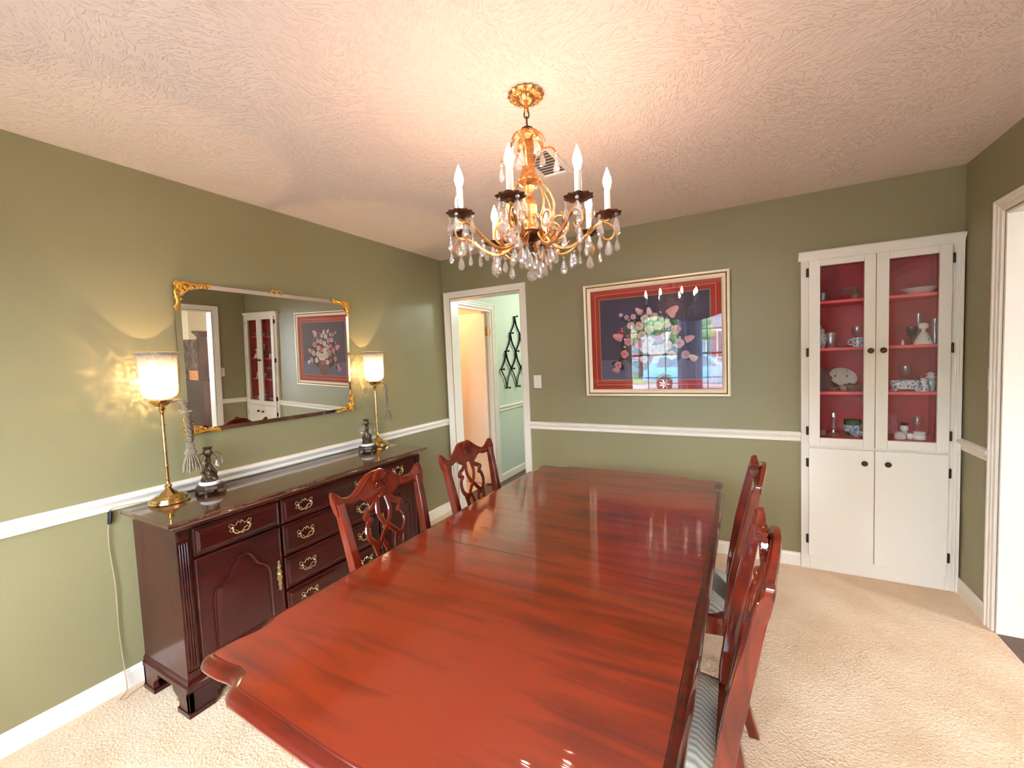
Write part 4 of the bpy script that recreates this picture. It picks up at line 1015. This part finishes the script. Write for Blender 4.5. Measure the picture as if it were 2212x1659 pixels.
item('crystal_goblet', 3.062, .10, S2, 'short cut crystal vase beside the ginger jar', 'glass', [(0, 0), (.024, 0), (.02, .01), (.018, .03), (.026, .07), (.03, .10), (.027, .10), (.016, .03), (0, .012)], M['crystal'], 12, smooth=False)
item('footed_dish', 3.118, .09, S2, 'tiny clear glass footed dish in the middle of the left second shelf', 'glass dish', [(0, 0), (.015, 0), (.006, .008), (.02, .018), (.032, .028), (.028, .026), (0, .016)], M['crystal'], 14, smooth=False)
mg = item('mug', 3.196, .08, S2, 'blue and white china mug on the second shelf behind the left door', 'mug', [(0, 0), (.026, 0), (.029, .01), (.029, .058), (.026, .058), (.025, .008), (0, .006)], blue)
MB().tube(crv([(-.028, 0, .045), (-.046, 0, .044), (-.044, 0, .018), (-.028, 0, .014)], 4), .004, 6).build('handle', blue, mg)
item('wine_glass', 3.21, .17, S2, 'tall clear stemmed glass behind the blue and white mug', 'glass', goblet(.95), M['clear'])
item('wrapped_ornament', 3.02, .14, S3, 'lilac grey glass ornament heaped at the left of the third shelf', 'ornament', [(0, 0), (.05, .005), (.056, .03), (.044, .06), (.05, .085), (.032, .11), (.036, .13), (.014, .15), (0, .152)], lilac, 14, lobes=5, amp=.12)
b = MB(); b.lathe([(0, .004), (.04, .003), (.062, .0), (.078, -.004), (.08, -.007), (.06, -.004), (0, .0)], 28); b.xf(Matrix.Translation((3.145, .20, S3+.088)) @ Matrix.Rotation(math.radians(20), 4, 'Y') @ Matrix.Rotation(math.radians(72), 4, 'X') @ Matrix.Diagonal((1.0, .78, 1, 1)))
tag(b.build('oval_plate', floral), 'white oval plate with small flowers leaning tilted on the third shelf', 'plate')
item('amber_bowl', 3.185, .10, S3, 'amber tinted cut glass bowl in front of the oval plate', 'glass bowl', [(0, .002), (.03, 0), (.034, .006), (.052, .03), (.060, .042), (.056, .042), (.03, .014), (0, .01)], amber, 14, smooth=False)
item('pink_glass_cup', 3.125, .075, S3, 'small pink tinted glass cup in front of the oval plate, left of the amber bowl', 'glass', [(0, 0), (.016, 0), (.02, .03), (.028, .036), (.024, .036), (.014, .008), (0, .006)], M['crystal'], 12, smooth=False)
item('amber_dish', 3.065, .065, S3, 'small amber glass dish in front of the lilac ornament', 'glass dish', bowl(.034, .03), amber, 12, smooth=False)
item('candlestick', 3.077, .10, S4, 'cut crystal candlestick on the cabinet floor behind the left door', 'candlestick', [(0, 0), (.036, .001), (.03, .01), (.012, .02), (.008, .04), (.014, .055), (.008, .07), (.007, .10), (.016, .125), (.012, .15), (.018, .155), (0, .15)], M['crystal'], 12, smooth=False)
item('small_bell', 3.022, .11, S4, 'small clear glass bell left of the crystal candlestick', 'glass', [(0, .0), (.02, 0), (.014, .03), (.004, .045), (.004, .07), (0, .075)], M['crystal'], 12, smooth=False)
j = item('green_jar', 3.185, .15, S4, 'dark green glass jar with a white relief band on the cabinet floor', 'jar', [(0, 0), (.036, 0), (.042, .03), (.047, .07), (.048, .10), (.045, .10), (.04, .01), (0, .006)], greeng)
MB().lathe([(.0405, .022), (.0445, .03), (.0495, .066), (.0490, .068), (.040, .03)], 20).build('relief_band', greenw, j)
item('shallow_bowl', 3.195, .07, S4, 'blue and white shallow bowl in front of the green jar', 'bowl', bowl(.045, .03), blue, 24)
# right-hand door
item('white_platter', 3.500, .13, S1, 'white shallow serving dish on the top shelf behind the right door', 'dish', [(0, .002), (.04, 0), (.044, .004), (.078, .03), (.092, .036), (.09, .038), (.07, .032), (0, .012)], M['porc'], 32)
item('small_tumbler', 3.355, .14, S1, 'small cut glass tumbler at the left of the white serving dish', 'glass', [(0, 0), (.02, 0), (.024, .045), (.022, .045), (.017, .006), (0, .006)], M['crystal'], 12, smooth=False)
item('ruby_goblet', 3.462, .12, S2, 'dark ruby stemmed goblet left of the white bell figurine', 'goblet', [(0, 0), (.024, .001), (.005, .008), (.004, .035), (.007, .045), (.02, .055), (.027, .08), (.029, .11), (.027, .11), (.018, .06), (0, .05)], rub)
item('bell_figurine', 3.500, .06, S2, 'white flowered bell shaped figurine with a round head', 'figurine', [(0, 0), (.044, 0), (.044, .01), (.034, .035), (.022, .06), (.008, .078), (.010, .088), (.022, .096), (.0245, .11), (.020, .124), (.0, .131)], floral, 28)
item('tall_vase', 3.507, .17, S2, 'tall clear bud vase standing behind the bell figurine', 'vase', [(0, 0), (.026, 0), (.022, .02), (.013, .06), (.012, .14), (.018, .19), (.016, .19), (.010, .14), (0, .02)], M['crystal'])
item('tall_tumbler', 3.565, .11, S2, 'tall clear glass at the right edge of the second shelf', 'glass', [(0, 0), (.02, 0), (.026, .15), (.024, .15), (.018, .008), (0, .008)], M['clear'])
item('tiny_figurine', 3.410, .07, S2, 'tiny white figurine at the left of the second shelf behind the right door', 'figurine', [(0, 0), (.009, 0), (.006, .008), (.008, .014), (.004, .022), (.005, .028), (0, .034)], M['porc'], 12)
tr = MB(); L = []
for s_, z in ((.9, .012), (1.0, .03), (1.06, .045), (1.0, .055), (1.1, .065), (1.02, .066), (.92, .05)): L.append([(.068*s_*math.cos(2*PI*k/24), .035*s_*math.sin(2*PI*k/24), z) for k in range(24)])
tr.loops(L, cap1=False, smooth=True)
for sx in (-1, 1):
    for sy in (-1, 1): tr.tube([(sx*.045, sy*.02, .014), (sx*.052, sy*.024, .006), (sx*.050, sy*.022, .0)], [.012, .009, .010], 8)
tag(tr.build('footed_tureen', blue, loc=(3.428, .095, S3+.001)), 'blue and white footed oval china dish on the third shelf', 'dish')
item('clear_goblet', 3.455, .19, S3, 'clear stemmed goblet standing behind the footed oval dish', 'glass', goblet(1.1), M['clear'])
cat = MB(); cat.lathe([(0, 0), (.022, 0), (.026, .012), (.022, .035), (.014, .05), (.019, .062), (.017, .078), (0, .084)], 16)
for sg in (-1, 1): cat.tube([(sg*.010, 0, .075), (sg*.014, 0, .092)], [.007, .001], 6)
tag(cat.build('cat_figurine', blue, loc=(3.508, .065, S3+.0006)), 'blue and white cat figurine between the footed dish and celadon jar', 'figurine')
j = item('celadon_jar', 3.550, .11, S3, 'pale green ginger jar at the right edge of the third shelf', 'jar', [(0, 0), (.020, 0), (.022, .03), (.024, .055), (.02, .07), (.016, .074), (0, .074)], celadon)
MB().lathe([(0, .074), (.022, .074), (.024, .084), (.016, .094), (.022, .104), (.010, .112), (0, .118)], 16, lobes=5, amp=.1).build('lid', M['porc'], j)
item('small_cruet', 3.378, .21, S3, 'small clear glass cruet left of the footed oval dish', 'glass', [(0, 0), (.018, 0), (.02, .04), (.008, .06), (.008, .09), (.011, .094), (0, .1)], M['clear'])
item('wide_jar', 3.402, .07, S4, 'small white china jar at the left on the cabinet floor behind the right door', 'jar', [(0, 0), (.026, 0), (.029, .006), (.028, .028), (.022, .034), (.024, .038), (.014, .044), (0, .046)], M['porc'])
j = item('stacked_jar', 3.430, .10, S4, 'cream china jar with a dark red lid standing between the white jars', 'jar', [(0, 0), (.018, 0), (.018, .035), (.012, .042), (.019, .05), (.022, .066), (.016, .08), (0, .082)], M['porc'])
MB().lathe([(0, .08), (.016, .08), (.018, .09), (.020, .098), (0, .1)], 16).build('lid', brownd, j)
item('tiny_jar', 3.452, .075, S4, 'tiny flowered white jar in the middle on the cabinet floor', 'jar', [(0, 0), (.016, 0), (.019, .012), (.018, .03), (.014, .036), (0, .04)], floral)
item('white_crock', 3.492, .07, S4, 'largest white china jar with a blue band on the cabinet floor', 'jar', [(0, 0), (.028, 0), (.032, .008), (.031, .028), (.026, .036), (.029, .04), (.026, .050), (0, .054)], M['porc'])
item('stem_glass', 3.505, .16, S4, 'clear stemmed glass standing behind the largest white jar', 'glass', goblet(.95), M['clear'])
pcard = mat('pink_card', srgb(186, 96, 104), .6, noise=(30, .7, 1.5))
b = MB(); b.box(-.055, .055, -.003, .003, 0, .13); b.xf(Matrix.Translation((3.385, .26, S4+.001)) @ Matrix.Rotation(math.radians(-12), 4, 'X'))
tag(b.build('small_picture', pcard), 'small pink picture leaning at the back of the cabinet floor', 'picture')

# ------------------------------------------------------------------ WALL RACK IN THE HALL
rk = empty('wall_rack', (0.004, 1.445, 1.55)); tag(rk, 'black iron lattice bottle rack on the mint hall wall', 'rack')
rows = [(.45, [0]), (.235, [-.5, .5]), (.012, [-1, 0, 1]), (-.205, [-1.5, -.5, .5, 1.5]), (-.435, [-1, 0, 1])]
SP = .262
b = MB()
for (z0, A0), (z1, A1) in zip(rows, rows[1:]):
    for a in A0:
        for c_ in A1:
            if abs(abs(a-c_)-.5) < .01:
                y0, y1 = a*SP, c_*SP; sg = 1 if y1 > y0 else -1
                widen = len(A1) > len(A0)
                mid = Vector((.018, (y0+y1)/2-sg*.026*(1 if widen else -1), (z0+z1)/2))
                b.tube(crv([(.018, y0, z0), mid, (.018, y1, z1)], 6), .010, 6, flat=(1.3, .5))
b.build('lattice', M['black'], rk)
b_ = 0
for z, A0 in rows:
    for a in A0:
        p = MB(); y = a*SP; p.tube([(0, y, z), (.055, y, z+.004)], .008, 8); p.ball((.058, y, z+.004), .014, 8); p.build('peg', M['black'], rk)

# ------------------------------------------------------------------ CHANDELIER
CHX, CHY = 1.845, -1.859
cl_ = empty('chandelier', (CHX, CHY, H)); tag(cl_, 'gilt and crystal chandelier with eight lit candle bulbs over the table', 'chandelier')
def CH(b, name, m, parent=None, **k): b.xf(Matrix.Translation((-0, -0, -H))); return b.build(name, m, parent or cl_, **k)
b = MB(); b.lathe([(0, 2.44), (.062, 2.44), (.066, 2.434), (.060, 2.426), (.048, 2.424), (.044, 2.428), (.034, 2.424), (.030, 2.412), (.022, 2.405), (.016, 2.402), (.010, 2.398), (.008, 2.384), (.010, 2.380), (.006, 2.372), (0, 2.370)], 48, lobes=16, amp=.05, lobe_from=.028)
for k in range(16): a = 2*PI*k/16; b.ball((.054*math.cos(a), .054*math.sin(a), 2.427), .007, 6)
CH(b, 'canopy', M['gold'])
def link(z, l, w, rot, r=.0028, m='bronze'):
    b = MB(); pts = []
    for k in range(16):
        a = 2*PI*k/16; u = w*math.cos(a); pts.append((u*math.cos(rot), u*math.sin(rot), z+l*math.sin(a)))
    b.tube(pts, r, 6, closed=True); CH(b, 'chain_link', M[m])
link(2.366, .014, .009, 0.4); link(2.338, .022, .008, 1.9); link(2.306, .014, .009, .4)
b = MB()
for k in range(2):
    a = .4+PI*k; b.tube(crv([(0, 0, 2.325), (.018*math.cos(a), .018*math.sin(a), 2.318), (.020*math.cos(a), .020*math.sin(a), 2.300), (.010*math.cos(a), .010*math.sin(a), 2.285)], 5), .003, 6)
CH(b, 'hook', M['bronze'])
# central turned column
b = MB(); b.lathe([(0, 2.300), (.008, 2.298), (.012, 2.288), (.010, 2.276), (.016, 2.262), (.018, 2.245), (.020, 2.23), (.019, 2.20), (.022, 2.17), (.030, 2.150), (.034, 2.140), (.040, 2.132), (.042, 2.122), (.034, 2.112), (.022, 2.104), (.018, 2.090), (.010, 2.078), (.006, 2.070), (.012, 2.060), (.024, 2.048), (.028, 2.030), (.026, 2.005), (.020, 1.985), (.016, 1.97), (.018, 1.96), (.026, 1.950), (.026, 1.944), (.026, 1.938), (0, 1.936)], 24, lobes=8, amp=.06)
for k in range(12): a = 2*PI*k/12; b.ball((.040*math.cos(a), .040*math.sin(a), 2.124), .0065, 6); b.ball((.024*math.cos(a), .024*math.sin(a), 2.02), .005, 6)
CH(b, 'column', M['gold'])
b = MB()
for k in range(8):
    a = 2*PI*k/8+.2; c_, s_ = math.cos(a), math.sin(a)
    b.tube(crv([(.006*c_, .006*s_, 2.270), (.022*c_, .022*s_, 2.296), (.048*c_, .048*s_, 2.292), (.062*c_, .062*s_, 2.272), (.066*c_, .066*s_, 2.258)], 4), [.003+.0035*math.sin(PI*i/16) for i in range(17)], 6, flat=(.4, 1.9))
CH(b, 'leaf_crown', M['gold'])
b = MB(); b.lathe([(0, 1.936), (.052, 1.936), (.056, 1.932), (.054, 1.924), (.040, 1.912), (.022, 1.904), (.012, 1.900), (.008, 1.892), (.012, 1.886), (.013, 1.878), (.008, 1.870), (.004, 1.862), (0, 1.858)], 28)
CH(b, 'bottom_bowl', M['bronze'])
vd = math.atan2(-3.33-CHY, 2.534-CHX)
RR = .285
for k in range(8):
    a = vd+math.radians(-12+45*k); c_, s_ = math.cos(a), math.sin(a)
    Q = lambda r, z, off=0: (r*c_-off*s_, r*s_+off*c_, z)
    # main S-arm
    m_ = MB(); pts = crv([Q(.045, 1.930), Q(.070, 1.895), Q(.105, 1.870), Q(.150, 1.868), Q(.195, 1.892), Q(.235, 1.925), Q(.270, 1.945), Q(.288, 1.948), Q(.285, 1.955)], 5)
    m_.tube(pts, .0062, 8)
    # curl under the cup
    m_.tube(crv([Q(.262, 1.945), Q(.292, 1.930), Q(.308, 1.905), Q(.295, 1.880), Q(.272, 1.880), Q(.262, 1.897)], 5), .0042, 6)
    for (r_, z_, o_) in ((.12, 1.868, 1), (.21, 1.905, -1), (.075, 1.90, -1)):
        m_.tube(crv([Q(r_, z_), Q(r_+.012, z_+.014, .010*o_), Q(r_+.020, z_+.024, .020*o_), Q(r_+.018, z_+.032, .030*o_)], 3), [.003, .006, .0075, .007, .006, .005, .004, .003, .002, .0015], 6, flat=(.4, 1.3))
    arm = CH(m_, 'arm', M['gold' if k not in (0, 1) else 'gold'])
    # inner scroll
    m_ = MB(); m_.tube(crv([Q(.050, 1.915), Q(.085, 1.900), Q(.120, 1.905), Q(.142, 1.935), Q(.135, 1.972), Q(.105, 1.985), Q(.080, 1.965), Q(.085, 1.938), Q(.105, 1.935)], 5), .0045, 6)
    m_.tube(crv([Q(.036, 2.125), Q(.06, 2.10), Q(.085, 2.06), Q(.092, 2.02), Q(.080, 1.985), Q(.060, 1.975), Q(.052, 1.99)], 5), .0038, 6)
    CH(m_, 'scroll', M['gold'], arm and None)
    # upper scrolls with leaves, every second arm
    if k % 2 == 0:
        m_ = MB(); m_.tube(crv([Q(.016, 2.17), Q(.035, 2.215), Q(.060, 2.235), Q(.090, 2.232), Q(.105, 2.212)], 5), .004, 6, )
        CH(m_, 'upper_scroll', M['gold'])
        m_ = MB(); add_drop(m_, Q(.105, 2.208), .050, .028, .008, a+.7); CH(m_, 'crystal_pendant', M['crystal'])
        m_ = MB(); add_drop(m_, Q(.088, 2.01+.03), .046, .024, .007, a+.2); CH(m_, 'crystal_pendant', M['crystal'])
    else:
        m_ = MB(); add_drop(m_, Q(.064, 2.256), .050, .026, .006, a); CH(m_, 'crystal_pendant', M['crystal'])
        m_ = MB(); add_drop(m_, Q(.11, 1.99), .050, .026, .007, a+.5); CH(m_, 'crystal_pendant', M['crystal'])
    # drip pan, candle, bulb
    P0 = Vector(Q(RR, 0))
    m_ = MB(); m_.lathe([(0, 1.956), (.012, 1.950), (.018, 1.958), (.036, 1.962), (.0435, 1.966), (.046, 1.971), (.043, 1.970), (.034, 1.967), (.012, 1.968), (0, 1.968)], 40, c=(P0.x, P0.y, 0), lobes=10, amp=.09, lobe_from=.030); CH(m_, 'drip_pan', M['bronze'])
    m_ = MB(); m_.lathe([(0, 1.968), (.0115, 1.968), (.0115, 2.050), (.009, 2.053), (0, 2.053)], 14, c=(P0.x, P0.y, 0)); CH(m_, 'candle_sleeve', M['candle'])
    m_ = MB(); m_.lathe([(0, 2.052), (.008, 2.053), (.0125, 2.066), (.0155, 2.080), (.0140, 2.094), (.0085, 2.110), (.0035, 2.124), (0, 2.132)], 12, c=(P0.x, P0.y, 0)); CH(m_, 'bulb', M['bulb'])
    # pendants: around each pan, under the arm, off the curl
    for q in range(4):
        t = a+PI/4+PI/2*q; r_ = .041; m_ = MB(); add_drop(m_, (P0.x+r_*math.cos(t), P0.y+r_*math.sin(t), 1.962), .046, .026, .0075, t); CH(m_, 'crystal_pendant', M['crystal'])
        if q % 2 == k % 2:
            m_ = MB(); add_drop(m_, (P0.x+r_*math.cos(t), P0.y+r_*math.sin(t), 1.962-.046*1.08-.016), .040, .018, .005, t+.6); CH(m_, 'crystal_pendant', M['crystal'])
    m_ = MB(); add_drop(m_, Q(.150, 1.862), .054, .028, .007, a+.4); CH(m_, 'crystal_pendant', M['crystal'])
    m_ = MB(); add_drop(m_, Q(.285, 1.878), .052, .027, .0, a+1.2); CH(m_, 'crystal_pendant', M['crystal'])
    m_ = MB(); add_drop(m_, Q(.075, 1.884), .048, .025, .007, a+.9); CH(m_, 'crystal_pendant', M['crystal'])
    m_ = MB(); add_drop(m_, Q(.205, 1.892), .046, .024, .007, a+.3); CH(m_, 'crystal_pendant', M['crystal'])
    m_ = MB(); add_drop(m_, Q(.130, 1.975), .040, .022, .006, a+.8); CH(m_, 'crystal_pendant', M['crystal'])
for k in range(5):
    t = 2*PI*k/5; m_ = MB(); add_drop(m_, (.022*math.cos(t), .022*math.sin(t), 1.86), .042, .020, .006, t); CH(m_, 'crystal_pendant', M['crystal'])
b = MB(); b.tube([(0, 0, 1.86), (0, 0, 1.805)], .0015, 5); b.lathe([(0, 1.806), (.005, 1.804), (.006, 1.798), (.014, 1.794), (.019, 1.786), (.021, 1.776), (.019, 1.766), (.013, 1.757), (0, 1.753)], 12, smooth=False)
CH(b, 'crystal_ball', M['crystal'])
